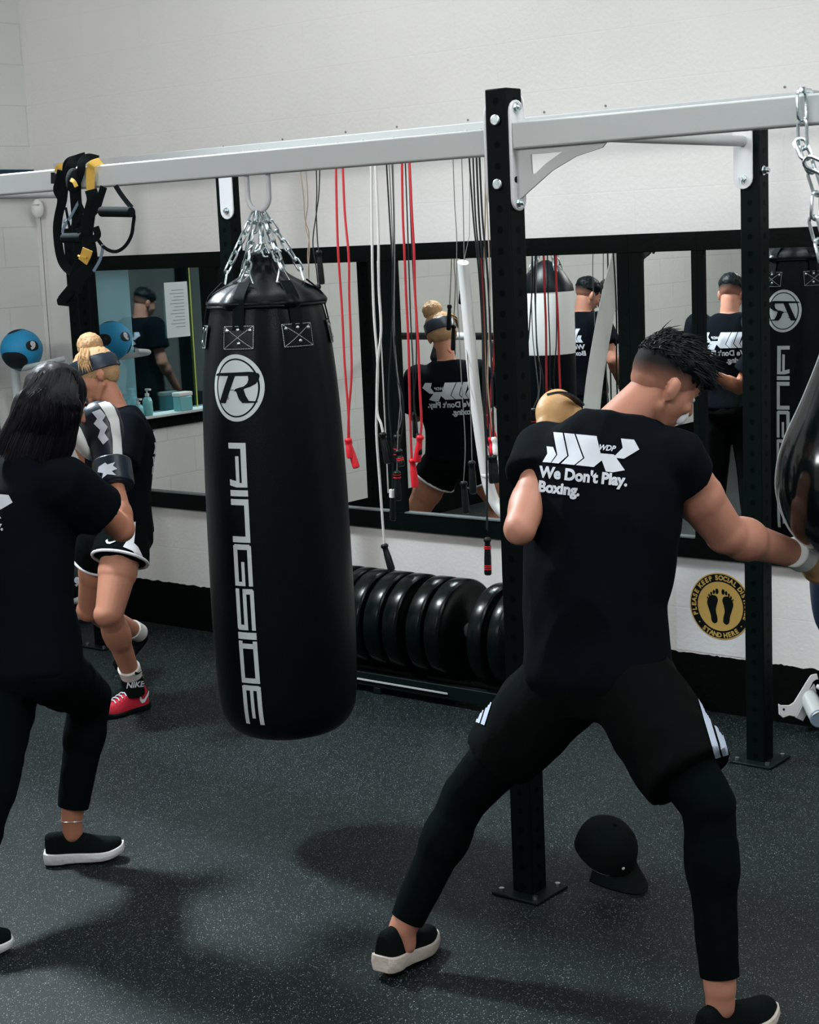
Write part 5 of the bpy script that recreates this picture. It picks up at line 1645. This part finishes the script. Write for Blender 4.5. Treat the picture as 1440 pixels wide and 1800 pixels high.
for S_ in 'LR':
    b = MB(); a_, k_, e_ = WJ['hip' + S_], WJ['kn' + S_], WJ['an' + S_]
    limb(b, a_, k_, 0.102, 0.068, (0.35, 0.094, (0, 0, 0)), 0.004)
    limb(b, k_, e_, 0.066, 0.044, (0.30, 0.066, (0, 0, 0)), 0.005)
    if S_ == 'L': torso(b, WJ, 0.88, 0.92, inf=0.012, low=0.09, hipw=0.185, waistw=0.150)
    dn2 = (e_ - k_).normalized()
    cu = [(lerp(k_, e_, 0.90), dn2)]
    if S_ == 'L': cu.append((lerp(WJ['pel'], WJ['abd'], 0.7), (WJ['abd'] - WJ['pel']).normalized()))
    remesh(b, 'leggings', M['leggings'], wom, voxel=0.008, smooth=3, disp=folds(0.003, 10.0, (1, 1, 1), 4.0), cuts=cu)
dR = (CR * 0.93 + CF * 0.10); dR.z = 0; dR.normalize()
c_ = V((WJ['anR'].x, WJ['anR'].y, 0)); hz = on_z(75, 1508, 0.0)
shoe(wom, c_ - dR * 0.098 + V((0, 0, 0.004)), c_ + dR * 0.165 + V((0, 0, 0.012)), (0, 0, 1), 0.90, M['knit'], M['sole'], 0.0, 'trainer', th=0.034, flare=0.008)
c_ = V((WJ['anL'].x, WJ['anL'].y, 0)); dR = (CR * 0.85 + CF * 0.35); dR.z = 0; dR.normalize()
shoe(wom, c_ - dR * 0.08 + V((0, 0, 0.05)), c_ + dR * 0.17, (0, 0, 1), 0.90, M['knit'], M['sole'], 0.0, 'trainer', th=0.032)
an = MB(); ac = WJ['anR'] + V((0, 0, -0.005)); an.tube([ac + V((math.cos(a) * 0.042, math.sin(a) * 0.042, 0.010 * math.cos(a + 1))) for a in [2 * math.pi * k / 24 for k in range(25)]], 0.0012, n=6, cap=False)
an.build('anklet', M['steel'], wb_)
# glove: black back, white stripe, white palm side
g1 = glove(wom, WJ['wrR'], at(178, 752, 5.42), -CR, M['glove_black'], M['glove_black'], 0.073, elong=1.35)
b = MB(); gc = at(178, 752, 5.42); gd = (gc - WJ['wrR']).normalized()
b.ell(at(140, 772, 5.40), CR * 0.046 + CD * 0.02, CF * 0.045, CD * 0.068 + CR * 0.03, 24, 16); b.build('palm_panel', M['glove_white'], g1)
trg = bvh_of(g1)
def gpoly(pts, o_, d3):
    kk = d3 / FPX
    return [[((x - o_[0]) * kk, -(y - o_[1]) * kk) for x, y in p] for p in pts]
oo_ = at(180, 760, 4.9)
project('side_stripe', [poly2d(gpoly([[(172, 705), (190, 700), (202, 712), (211, 735), (215, 770), (217, 805), (200, 812), (199, 775), (194, 742), (184, 722)]], (180, 760), 4.9), 0.008)], oo_, CR, -CD, oo_ - CAM, trg, M['glove_white'], g1, off=0.003, maxd=0.9)
project('glove_logo', [poly2d(gpoly([[(160, 722), (176, 716), (186, 728), (180, 738), (190, 750), (184, 762), (192, 774), (182, 784), (172, 770), (176, 756), (164, 744), (170, 734)]], (180, 760), 4.9), 0.008)], oo_, CR, -CD, oo_ - CAM, trg, M['print_white'], g1, off=0.003, maxd=0.9)
b = MB(); b.cyl(at(201, 856, 5.335), at(196, 812, 5.37), 0.066, 0.064, n=36); cuff = b.build('wrist_strap', M['glove_black'], g1, bevel=0.006)
trc = bvh_of(cuff)
project('strap_logo', [poly2d(gpoly([[(174, 826), (186, 818), (190, 822), (204, 817), (200, 824), (208, 830), (198, 834), (206, 842), (190, 840), (180, 848), (182, 838), (172, 836)]], (180, 760), 4.9), 0.008)], oo_, CR, -CD, oo_ - CAM, trc, M['print_white'], cuff, off=0.003, maxd=0.9)
glove(wom, WJ['wrL'], at(62, 812, 5.70), -CD, M['glove_black'], M['glove_black'], 0.062)
# hair
bas = (wf_, wu, wr_)
b = MB(); b.ell(wc + wu * 0.022 - wf_ * 0.014, wr_ * 0.088, wf_ * 0.102, wu * 0.096, 30, 20)
b.ell(wc - wf_ * 0.045 - wu * 0.030, wr_ * 0.084, wf_ * 0.070, wu * 0.100, 24, 16)
b.ell(wc + wr_ * 0.058 + wf_ * 0.015 - wu * 0.040, wr_ * 0.026, wf_ * 0.062, wu * 0.100, 20, 14)
for (x0, y0, r0, x1, y1, r1, dd0) in ((80, 715, 0.088, 58, 775, 0.060, 5.14), (62, 720, 0.075, 26, 775, 0.042, 5.12), (50, 735, 0.060, -4, 792, 0.020, 5.11), (100, 735, 0.070, 88, 790, 0.045, 5.10), (112, 720, 0.060, 118, 796, 0.022, 5.08)):
    b.cap(at(x0, y0, dd0), r0, at(x1, y1, dd0 - 0.01), r1, 20)
wh = remesh(b, 'hair', M['hair_dark'], wom, voxel=0.007, smooth=22, disp=lambda p, n: n * 0.0035 * noise.noise(V((p.x * 70, p.y * 70, p.z * 10))))
trh_ = bvh_of(wh)
b = MB(); rg = random.Random(5); made = 0
for k in range(2600):
    f_ = rg.random(); t0 = rg.random() ** 0.7
    ex = lerp(-10, 122, f_); ey = lerp(796, 800, f_) + 18 * math.sin(f_ * 3.1) + rg.uniform(-14, 10)
    sx = lerp(66, 132, f_) + rg.uniform(-6, 6); sy = lerp(652, 648, f_) + rg.uniform(-6, 30)
    cxm = lerp(22, 142, f_) ; cym = 722
    sx, sy = lerp(sx, cxm, t0 * 0.5), lerp(sy, cym, t0 * 0.6)
    px = [(sx, sy), ((sx + cxm) / 2 - 2, (sy + cym) / 2), (cxm, cym + 10 * t0), ((cxm + ex) / 2 + 2, (cym + ey) / 2), (ex, ey)]
    q = []
    for i, (x_, y_) in enumerate(px):
        rr_ = ray(x_, y_).normalized(); h = trh_.ray_cast(CAM, rr_, 9)
        if h[0] is None:
            if i < 3: break
            q.append(q[-1] + (at(x_, y_, (q[-1] - CAM).dot(CF)) - q[-1]) * 0.9)
        else: q.append(h[0] - rr_ * (0.003 + 0.005 * rg.random()))
    if len(q) < 5: continue
    pts = spline(q, 4); m_ = len(pts)
    b.tube(pts, 0.0015, n=3, rr=[0.0016 * (1 - (i / (m_ - 1)) ** 2) + 0.0002 for i in range(m_)], cap=False)
b.build('hair_strands', M['hair_dark'], wh)

# ------------------------------------------------------------------ blonde woman behind
BJ = dict(pel=at(206, 930, 7.14), abd=at(208, 860, 7.12), chest=at(212, 785, 7.12), neck=at(204, 716, 7.10),
          shL=at(222, 752, 6.98), elL=at(205, 830, 6.86), wrL=at(150, 770, 6.80),
          shR=at(200, 748, 7.26), elR=at(168, 830, 7.30), wrR=at(130, 760, 7.16),
          hipL=at(218, 950, 7.06), knL=at(192, 1078, 6.95), anL=at(233, 1192, 7.24),
          hipR=at(180, 950, 7.22), knR=at(160, 1070, 7.45), anR=at(244, 1112, 7.86))
bc = at(166, 655, 7.08)
bf, bu, br_ = head_basis(-CR * 0.82 + CD * 0.42 - CF * 0.25, -CD * 0.88 - CR * 0.30)
blo = thing('person', (BJ['pel'].x, BJ['pel'].y, 0), 'blonde woman with hair bun, black shorts with white trim and red boxing boot', 'person')
b = MB(); torso(b, BJ, 0.90, 0.95, hipw=0.178, chestw=0.165, waistw=0.138, shw=0.140)
limb(b, lerp(BJ['neck'], BJ['chest'], 0.1), bc - bu * 0.05 - bf * 0.02, 0.052, 0.046)
head_shape(b, bc, bf, bu, 0.96)
for S_ in 'LR':
    limb(b, BJ['sh' + S_], BJ['el' + S_], 0.052, 0.040, (0.45, 0.047, (0, 0, 0)))
    limb(b, BJ['el' + S_], BJ['wr' + S_], 0.042, 0.028, (0.28, 0.044, (0, 0, 0)))
    limb(b, BJ['hip' + S_], BJ['kn' + S_], 0.096, 0.060, (0.42, 0.086, (0, 0, 0)))
    limb(b, BJ['kn' + S_], BJ['an' + S_], 0.057, 0.038, (0.30, 0.062, (0, 0, 0)))
    b.sph(BJ['kn' + S_] + bf * 0.012, 0.056)
dL = (-CR * 0.55 - CF * 0.75); dL.z = 0; dL.normalize()
bb_ = remesh(b, 'body', M['skin_b'], blo, voxel=0.006, smooth=3)
face_parts(bc, bf, bu, 0.96, bb_)
b = MB(); torso(b, BJ, 0.90, 0.95, inf=0.030, low=0.0, waistw=0.158, shw=0.142, chestw=0.172)
for S_ in 'LR':
    a_, e_ = BJ['sh' + S_], BJ['el' + S_]; d_ = (e_ - a_).normalized()
    b.cap(lerp(a_, BJ['chest'], 0.2), 0.078, a_, 0.080, 24); b.cyl(a_ - d_ * 0.03, a_ + d_ * 0.19, 0.082, 0.088, n=28)
bs = remesh(b, 't_shirt', M['shirt'], blo, voxel=0.008, smooth=14, disp=folds(0.006, 7.0, (1, 1, 0.5), 12.0))
trs2 = bvh_of(bs)
bk = -(BJ['shR'] - BJ['shL']).cross(V((0, 0, 1))).normalized(); bk = bk if bk.y > 0 else -bk
rt_ = V((0, 0, 1)).cross(bk).normalized()          # text runs left to right for someone behind her
oB = lerp(BJ['chest'], BJ['abd'], 0.05) + bk * 0.5
shirt_print(bs, trs2, oB, rt_, V((0, 0, 1)), -bk, 0.27)
b = MB(); torso(b, BJ, 0.90, 0.95, inf=0.022, low=0.09, hipw=0.182)
for S_, q in (('L', 0.26), ('R', 0.24)):
    a_, k_ = BJ['hip' + S_], BJ['kn' + S_]
    b.cap(a_, 0.110, lerp(a_, k_, 0.08), 0.112, 24); b.cyl(a_, lerp(a_, k_, q), 0.114, 0.124, n=30)
bsh = remesh(b, 'shorts', M['shorts'], blo, voxel=0.008, smooth=3, disp=folds(0.005, 9.0, (1, 1, 0.4), 2.0), cuts=[(lerp(BJ['pel'], BJ['abd'], 0.65), (BJ['abd'] - BJ['pel']).normalized())])
for S_, q in (('L', 0.26), ('R', 0.24)):
    a_, k_ = BJ['hip' + S_], BJ['kn' + S_]; c_ = lerp(a_, k_, q + 0.005); d_ = (k_ - a_).normalized(); u, v, _ = frame_z(d_)
    b = MB(); b.tube([c_ + (u * math.cos(a) + v * math.sin(a)) * 0.119 for a in [2 * math.pi * k / 40 for k in range(41)]], 0.007, n=8, cap=False); b.build('hem_trim', M['white_cloth'], bsh)
trh = bvh_of(bsh)
def bpoly(pts, d3=6.6): return [[((x - 220) * d3 / FPX, -(y - 950) * d3 / FPX) for x, y in p] for p in pts]
oo_ = at(220, 950, 6.6)
project('side_panel', [poly2d(bpoly([[(231, 918), (239, 915), (238, 935), (236, 955), (243, 962), (252, 980), (246, 984), (234, 970), (216, 962), (226, 945), (228, 930)]]), 0.01)], oo_, CR, -CD, oo_ - CAM, trh, M['white_cloth'], bsh, off=0.003, maxd=1.2)
SW = [(184, 951), (186, 956), (192, 957), (209, 949), (194, 953), (189, 953), (188, 948)]
project('tick_mark', [poly2d(bpoly([SW]), 0.01)], oo_, CR, -CD, oo_ - CAM, trh, M['print_white'], bsh, off=0.003, maxd=1.2)
# front boot
c_ = V((BJ['anL'].x, BJ['anL'].y, 0)); dT = (-CR * 0.62 - CF * 0.55); dT.z = 0; dT.normalize()
hb = c_ - dT * 0.07; tb = c_ + dT * 0.175
u_o = shoe(blo, hb, tb, (0, 0, 1), 0.90, M['red_leather'], M['knit'], 0.15, 'boxing_boot', th=0.022, lace=M['print_white'])
b = MB(); b.cyl(c_ + V((0, 0, 0.075)), lerp(BJ['anL'], BJ['knL'], 0.04) + V((0, 0, 0.012)), 0.050, 0.047, n=28); bcuf = b.build('boot_collar', M['knit'], u_o, bevel=0.004)
b = MB(); k0 = BJ['anL'] + V((0, 0, 0.0)); kd = (BJ['knL'] - BJ['anL']).normalized(); b.cyl(k0 - kd * 0.01, k0 + kd * 0.075, 0.046, 0.050, n=28); sk = b.build('sock', M['sock'], blo, bevel=0.004)
trk = bvh_of(sk); trb_ = bvh_of(u_o); trc2 = bvh_of(bcuf)
bm = text2d('NIKE', 0.034, 0.008, bold=0.001, align='CENTER', shear=0.2)
oN = at(237, 1208, 6.8); project('tongue_lettering', [bm], oN, CR * 0.99 - CD * 0.10, -CD, oN - CAM, trc2, M['print_white'], bcuf, off=0.003, maxd=0.9)
def kpoly(pts, ox, oy, d3=6.8): return [[((x - ox) * d3 / FPX, -(y - oy) * d3 / FPX) for x, y in p] for p in pts]
oN = at(250, 1222, 6.8)
project('tick_mark', [poly2d(kpoly([[(263, 1208), (261, 1222), (254, 1235), (249, 1237), (245, 1232), (244, 1223), (246, 1223), (249, 1230), (253, 1229), (259, 1219)]], 250, 1222), 0.006)], oN, CR, -CD, oN - CAM, trb_, M['print_white'], u_o, off=0.004, maxd=0.9)
oN = at(243, 1182, 6.8)
project('tick_mark', [poly2d(kpoly([[(236, 1184), (238, 1186), (243, 1185), (252, 1177), (243, 1182), (239, 1183), (238, 1181)]], 243, 1182), 0.006)], oN, CR, -CD, oN - CAM, trk, M['logo_dark'], sk, off=0.003, maxd=0.9)
# rear boot, heel raised
kd = (BJ['knR'] - BJ['anR']).normalized()
b = MB(); b.cyl(BJ['anR'] - kd * 0.01, BJ['anR'] + kd * 0.07, 0.044, 0.047, n=28); b.build('sock', M['sock'], blo, bevel=0.004)
heel = at(262, 1122, 7.92); toe = on_z(212, 1182, 0.005)
fdir = (toe - heel); 
shoe(blo, heel, toe, V((0, 0, 1)) + fdir.normalized() * 0.9, 0.90, M['knit'], M['knit'], 0.2, 'boxing_boot', th=0.022)
# blonde hair, bun and headband
b = MB(); b.ell(bc + bu * 0.022 - bf * 0.012, br_ * 0.082, bf * 0.098, bu * 0.090, 30, 20); b.ell(bc - bf * 0.050 - bu * 0.01, br_ * 0.068, bf * 0.055, bu * 0.070, 24, 16)
bh = remesh(b, 'hair', M['hair_blonde'], blo, voxel=0.006, smooth=2, disp=lambda p, n: n * 0.004 * noise.noise(V((p.x * 70, p.y * 70, p.z * 30))), cuts=[(bc - bu * 0.045, (-bu + bf * 0.5).normalized()), (bc + bf * 0.074, (bf - bu * 0.45).normalized())])
bun = at(158, 607, 7.10)
b = MB(); b.sph(bun, 0.046)
for k in range(14):
    a = k * 2.4; q = V((math.cos(a), math.sin(a), math.sin(k * 1.3))).normalized(); u, v, _ = frame_z(q)
    b.tube([bun + (u * math.cos(t_) + v * math.sin(t_)) * 0.045 + q * 0.014 for t_ in [math.pi * 1.3 * j / 10 for j in range(11)]], 0.010, n=8)
remesh(b, 'hair_bun', M['hair_blonde'], blo, voxel=0.005, smooth=1, disp=lambda p, n: n * 0.003 * noise.noise(V((p.x * 120, p.y * 120, p.z * 60))))
b = MB(); rg = random.Random(9)
for k in range(60):
    sx, sy = 150 + rg.uniform(-8, 8), 618 + rg.uniform(-6, 6); ex, ey = sx - rg.uniform(-8, 6), sy + rg.uniform(18, 36)
    pts = spline([at(sx, sy, 7.04), at((sx + ex) / 2 - 3, (sy + ey) / 2, 6.98), at(ex, ey, 6.98)], 4); m_ = len(pts)
    b.tube(pts, 0.003, n=4, rr=[0.0032 * (1 - (i / (m_ - 1)) ** 2) + 0.0003 for i in range(m_)], cap=False)
b.build('loose_strands', M['hair_blonde'], bh)
b = MB(); rs = []
for k in range(49):
    a = 2 * math.pi * k / 48
    cdir = (br_ * math.cos(a) * 0.0855 + (bf * math.sin(a)) * 0.103)
    c_ = bc + bu * 0.028 - bf * 0.012 + cdir + (bf * 0 + bu * 0.012 * math.sin(a))
    n_ = cdir.normalized()
    rs.append([c_ + bu * 0.034 - n_ * 0.010, c_ + bu * 0.020 + n_ * 0.001, c_ - bu * 0.030 + n_ * 0.002, c_ - bu * 0.032 - n_ * 0.004, c_ + bu * 0.018 - n_ * 0.006])
b.rings(rs, False, False); b.build('headband', M['glove_black'], blo)
oP = at(226, 697, 6.5)
for tree_ in (bvh_of(bs), bvh_of(bb_)):
    project('coral_strap', [poly2d([[((x - 226) * 6.5 / FPX, -(y - 697) * 6.5 / FPX) for x, y in ((208, 688), (222, 686), (236, 694), (244, 706), (234, 706), (222, 698), (210, 699))]], 0.01)], oP, CR, -CD, oP - CAM, tree_, M['pink'], bs, off=0.004, maxd=1.0)
glove(blo, BJ['wrL'], at(128, 722, 6.76), -CD, M['glove_black'], M['glove_black'], 0.062)
glove(blo, BJ['wrR'], at(116, 715, 7.06), -CD, M['glove_black'], M['glove_black'], 0.062)


# ------------------------------------------------------------------ two men seen only in the mirror
def fade_mat(c, up, lo, hi, skin_c=(0.40, 0.185, 0.125), hair_c=(0.006, 0.006, 0.006)):
    """clipped hair: sparse at the neck, dense higher up"""
    m = mat('clipped_hair', hair_c, 0.75, spec=0.15)
    nt = m.node_tree; bs_ = nt.nodes['Principled BSDF']
    tc = [n for n in nt.nodes if n.type == 'TEX_COORD'][0]
    sb = nt.nodes.new('ShaderNodeVectorMath'); sb.operation = 'SUBTRACT'; sb.inputs[1].default_value = tuple(c)
    dt = nt.nodes.new('ShaderNodeVectorMath'); dt.operation = 'DOT_PRODUCT'; dt.inputs[1].default_value = tuple(up)
    mr_ = nt.nodes.new('ShaderNodeMapRange'); mr_.inputs['From Min'].default_value = lo; mr_.inputs['From Max'].default_value = hi; mr_.interpolation_type = 'SMOOTHSTEP'
    mx = nt.nodes.new('ShaderNodeMix'); mx.data_type = 'RGBA'; mx.inputs[6].default_value = (*skin_c, 1); mx.inputs[7].default_value = (*hair_c, 1)
    nt.links.new(tc.outputs['Object'], sb.inputs[0]); nt.links.new(sb.outputs[0], dt.inputs[0]); nt.links.new(dt.outputs['Value'], mr_.inputs['Value'])
    nt.links.new(mr_.outputs[0], mx.inputs[0]); nt.links.new(mx.outputs[2], bs_.inputs['Base Color'])
    return m


fade.data.materials[0] = fade_mat(mc - mf * 0.05, (mu - mf * 0.25).normalized(), -0.055, 0.030)


def standing_man(x, y, ang, h, label, elbow_out=0.0, prn=True, dropped=0.0):
    """upright man at x,y; ang = direction he faces"""
    s = h / 1.80; f = V((math.cos(ang), math.sin(ang), 0)); r_ = f.cross(V((0, 0, 1))); O = V((x, y, 0))
    def L(a, b_, z): return O + r_ * a * s + f * b_ * s + V((0, 0, z * s))
    J = dict(pel=L(0, 0, .96), abd=L(0, 0, 1.10), chest=L(0, -.01, 1.31), neck=L(0, -.01, 1.535))
    for S_, q in (('L', -1), ('R', 1)):
        J['sh' + S_] = L(q * .200, -.01, 1.455); J['el' + S_] = L(q * (.27 + elbow_out), .0, 1.17 + elbow_out * .4); J['wr' + S_] = L(q * .21, .16, .95 + elbow_out)
        J['hip' + S_] = L(q * .09, 0, .92); J['kn' + S_] = L(q * .12, .02, .50); J['an' + S_] = L(q * .15, -.02, .09)
    hc = L(0, .045, 1.665); hf, hu, hr_ = head_basis(f * 0.85 - V((0, 0, 0.35 + dropped)), V((0, 0, 1)))
    t = thing('person', (x, y, 0), label, 'person')
    b = MB(); torso(b, J, s); limb(b, lerp(J['neck'], J['chest'], .1), hc - hu * 0.05 - hf * 0.02, 0.060, 0.054); head_shape(b, hc, hf, hu, s)
    for S_ in 'LR':
        limb(b, J['sh' + S_], J['el' + S_], 0.056, 0.042, (0.45, 0.052, (0, 0, 0))); limb(b, J['el' + S_], J['wr' + S_], 0.044, 0.029, (0.28, 0.046, (0, 0, 0)))
        limb(b, J['hip' + S_], J['kn' + S_], 0.088, 0.058, None); limb(b, J['kn' + S_], J['an' + S_], 0.056, 0.038, (0.3, 0.058, (0, 0, 0)))
    bd = remesh(b, 'body', M['skin'], t, voxel=0.007, smooth=3); face_parts(hc, hf, hu, s, bd)
    for S_, q in (('L', 1), ('R', -1)):
        b = MB(); hand(b, J['wr' + S_] - (J['wr' + S_] - J['el' + S_]).normalized() * 0.01, J['wr' + S_] - J['el' + S_], r_ * q, s, 0.4); remesh(b, 'hand', M['skin'], bd, voxel=0.0035, smooth=1)
    b = MB(); torso(b, J, s, inf=0.022, low=0.04, waistw=0.150)
    for S_ in 'LR':
        a_, e_ = J['sh' + S_], J['el' + S_]; d_ = (e_ - a_).normalized(); b.cap(lerp(a_, J['chest'], .15), 0.080, a_, 0.084, 24); b.cyl(a_ - d_ * 0.02, a_ + d_ * 0.17, 0.085, 0.088, n=28)
    sh_ = remesh(b, 't_shirt', M['shirt'], t, voxel=0.009, smooth=12, disp=folds(0.006, 7.0, (1, 1, .5), x))
    o = lerp(J['chest'], J['neck'], 0.15) - f * 0.5
    shirt_print(sh_, bvh_of(sh_), o, r_, V((0, 0, 1)), f, 0.28)
    b = MB(); torso(b, J, s, inf=0.018, low=0.10)
    for S_ in 'LR':
        b.cap(J['hip' + S_], 0.105, lerp(J['hip' + S_], J['kn' + S_], .3), 0.100); b.cyl(J['hip' + S_], J['kn' + S_], 0.105, 0.082); b.cap(J['kn' + S_], 0.080, lerp(J['kn' + S_], J['an' + S_], .9), 0.066)
    remesh(b, 'trousers', M['shorts'], t, voxel=0.009, smooth=3, disp=folds(0.006, 8.0, (1, 1, .4), y), cuts=[(lerp(J['pel'], J['abd'], .5), V((0, 0, 1)))])
    for S_ in 'LR':
        c_ = V((J['an' + S_].x, J['an' + S_].y, 0)); shoe(t, c_ - f * 0.08, c_ + f * 0.20, (0, 0, 1), 1.0, M['knit'], M['sole'], 0.1, 'trainer')
    b = MB(); b.ell(hc + (hu * 0.040 - hf * 0.012) * s, hr_ * 0.082 * s, hf * 0.100 * s, hu * 0.080 * s, 28, 18)
    hr2 = remesh(b, 'hair', M['hair_black'], t, voxel=0.006, smooth=2, disp=folds(0.004, 40, (1, 1, 1), 1.0), cuts=[(hc + hu * 0.010, (-hu + hf * 0.3).normalized()), (hc + hf * 0.085, (hf - hu * .4).normalized())])
    b = MB(); b.ell(hc + (hu * 0.018 - hf * 0.014) * s, hr_ * 0.0785 * s, hf * 0.0955 * s, hu * 0.080 * s, 28, 18)
    remesh(b, 'faded_sides', fade_mat(hc, hu, -0.05, 0.02), t, voxel=0.006, smooth=2, cuts=[(hc - hu * 0.030, (-hu + hf * 0.45).normalized()), (hc + hf * 0.055, hf)])
    return t


standing_man(-4.72, 2.80, math.radians(-100), 1.72, 'man in black t-shirt standing back to the mirror, reflected beside the rear post')
standing_man(-6.13, 2.22, math.radians(-68), 1.70, 'man half hidden behind white bag, seen in the mirror', elbow_out=0.07)

# ------------------------------------------------------------------ other bags
# glossy teardrop bag at the right edge
TX = at(1497, 850, 4.42)
t = thing('teardrop_bag', (TX.x, TX.y, TX.z - 0.2), 'glossy black teardrop bag cut off by the right edge of the picture', 'punching bag')
b = MB(); pr = spline([(-0.205, 0.004, 0), (-0.203, 0.05, 0), (-0.180, 0.105, 0), (-0.120, 0.165, 0), (-0.03, 0.197, 0), (0.05, 0.197, 0), (0.13, 0.175, 0), (0.24, 0.125, 0), (0.36, 0.078, 0), (0.48, 0.048, 0), (0.53, 0.030, 0), (0.535, 0.004, 0)], 6)
b.lathe([(p.x, max(p.y, 0.003)) for p in pr], (TX.x, TX.y, TX.z), n=96); b.build('bag_body', M['gloss'], t)
for k in range(4):
    a = math.radians(100 + 90 * k); cdv = (-V((TX.x, TX.y, 0)).normalized()); sdv = V((-cdv.y, cdv.x, 0))
    rad = cdv * math.cos(a) + sdv * math.sin(a)
    b = MB(); b.tube([V((TX.x, TX.y, TX.z + p.x)) + rad * (p.y + 0.0005) for p in pr[3:-3]], 0.0022, n=6); b.build('piping', M['stitch'], t)
b = MB()
top = V((TX.x, TX.y, TX.z + 0.53))
l0 = at(1409, 190, 4.36); 
CY = 3.91
chain(b, [on_y(1409, 160, CY), on_y(1412, 262, CY)], 0.072, 0.030, 0.0046)
chain(b, [on_y(1404, 245, CY), on_y(1422, 285, CY - .02), on_y(1455, 300, CY)], 0.064, 0.030, 0.0046)
chain(b, [on_y(1414, 262, CY), on_y(1436, 330, CY), on_y(1433, 400, CY), on_y(1446, 450, CY), top], 0.068, 0.030, 0.0046)
b.build('chain', M['steel'], t)
b = MB(); sx_ = on_y(1411, 160, 3.91).x
b.tube([V((sx_, 3.955, 2.318)), V((sx_ - .0, 3.90, 2.318))], 0.006); b.cyl((sx_, 3.91, 2.314), (sx_, 3.91, 2.325), 0.010, n=6); b.build('beam_bolt', M['steel'], t)
# navy bag lower right
nv = at(1552, 1018, 4.95)
t = thing('uppercut_bag', (nv.x, nv.y, nv.z - 0.2), 'dark navy bag edge meeting the glove at the right border', 'punching bag')
b = MB(); pr = spline([(-0.22, 0.01, 0), (-0.21, 0.11, 0), (-0.15, 0.190, 0), (-0.03, 0.213, 0), (0.08, 0.205, 0), (0.16, 0.15, 0), (0.20, 0.08, 0), (0.215, 0.02, 0)], 6)
b.lathe([(p.x, max(p.y, 0.003)) for p in pr], tuple(nv), n=72); b.build('bag_body', M['navy_leather'], t)
b = MB(); chain(b, [nv + V((0, 0, 0.20)), V((nv.x, nv.y, ZC))], 0.06, 0.028, 0.004); b.build('chain', M['steel'], t)
# white and black bag seen in the mirror
wx, wy = -5.98, 2.90
t = thing('heavy_bag', (wx, wy, 0.7), 'white heavy bag with black top and bottom, seen only in the mirror', 'punching bag')
b = MB(); b.lathe([(1.22, 0.178), (1.24, 0.180), (1.60, 0.180), (1.62, 0.178)], (wx, wy, 0), n=48); b.build('white_panel', M['white_plastic'], t)
b = MB(); b.lathe([(0.45, 0.02), (0.452, 0.13), (0.48, 0.165), (0.55, 0.179), (1.22, 0.180)], (wx, wy, 0), n=48); b.build('lower_panel', M['leather'], t)
b = MB(); b.lathe([(1.62, 0.180), (1.66, 0.172), (1.74, 0.120), (1.80, 0.06), (1.82, 0.02)], (wx, wy, 0), n=48); b.build('top_panel', M['leather'], t)
b = MB()
for k in range(4):
    a = k * math.pi / 2 + .4; chain(b, [(wx + .12 * math.cos(a), wy + .12 * math.sin(a), 1.75), (wx, wy, 2.1)], 0.05, 0.024, 0.004)
chain(b, [(wx, wy, 2.1), (wx, wy, ZC)], 0.06, 0.026, 0.004); b.build('chain', M['steel'], t)
# ball on a cord in the mirror
sxx, syy = -6.37, 1.5
t = thing('speed_ball', (sxx, syy, 1.4), 'black and white punch ball on a cord, seen only in the mirror', 'punching bag')
b = MB(); b.ell((sxx, syy, 1.52), (0.10, 0, 0), (0, 0.10, 0), (0, 0, 0.13), 32, 20); sb_ = b.build('ball', M['gloss'], t)
b = MB(); b.ell((sxx + 0.045, syy + 0.02, 1.52), (0.07, 0, 0), (0, 0.09, 0), (0, 0, 0.11), 32, 20); b.build('white_panel', M['white_plastic'], t)
b = MB(); b.tube([(sxx, syy, 1.63), (sxx, syy, ZC)], 0.006); b.build('upper_cord', M['dark_cord'], t)
b = MB(); b.tube([(sxx, syy, 1.40), (sxx, syy, 0.0)], 0.006); b.build('lower_cord', M['dark_cord'], t)
# barrier bar with yellow tape against the left wall
t = thing('barrier_bar', (-7.2, 2.9, 1.33), 'black horizontal bar with yellow band, seen in the mirror behind the ropes', 'bar')
b = MB(); b.cyl((XL, 2.9, 1.33), (-6.30, 2.9, 1.33), 0.025, n=20); b.build('bar', M['black_plastic'], t)
b = MB(); b.cyl((-6.95, 2.9, 1.33), (-6.72, 2.9, 1.33), 0.027, n=20); b.build('yellow_band', M['yellow'], t)
b = MB(); b.cyl((-6.72, 2.9, 1.33), (-6.62, 2.9, 1.33), 0.0265, n=20); b.build('white_band', M['white_plastic'], t)
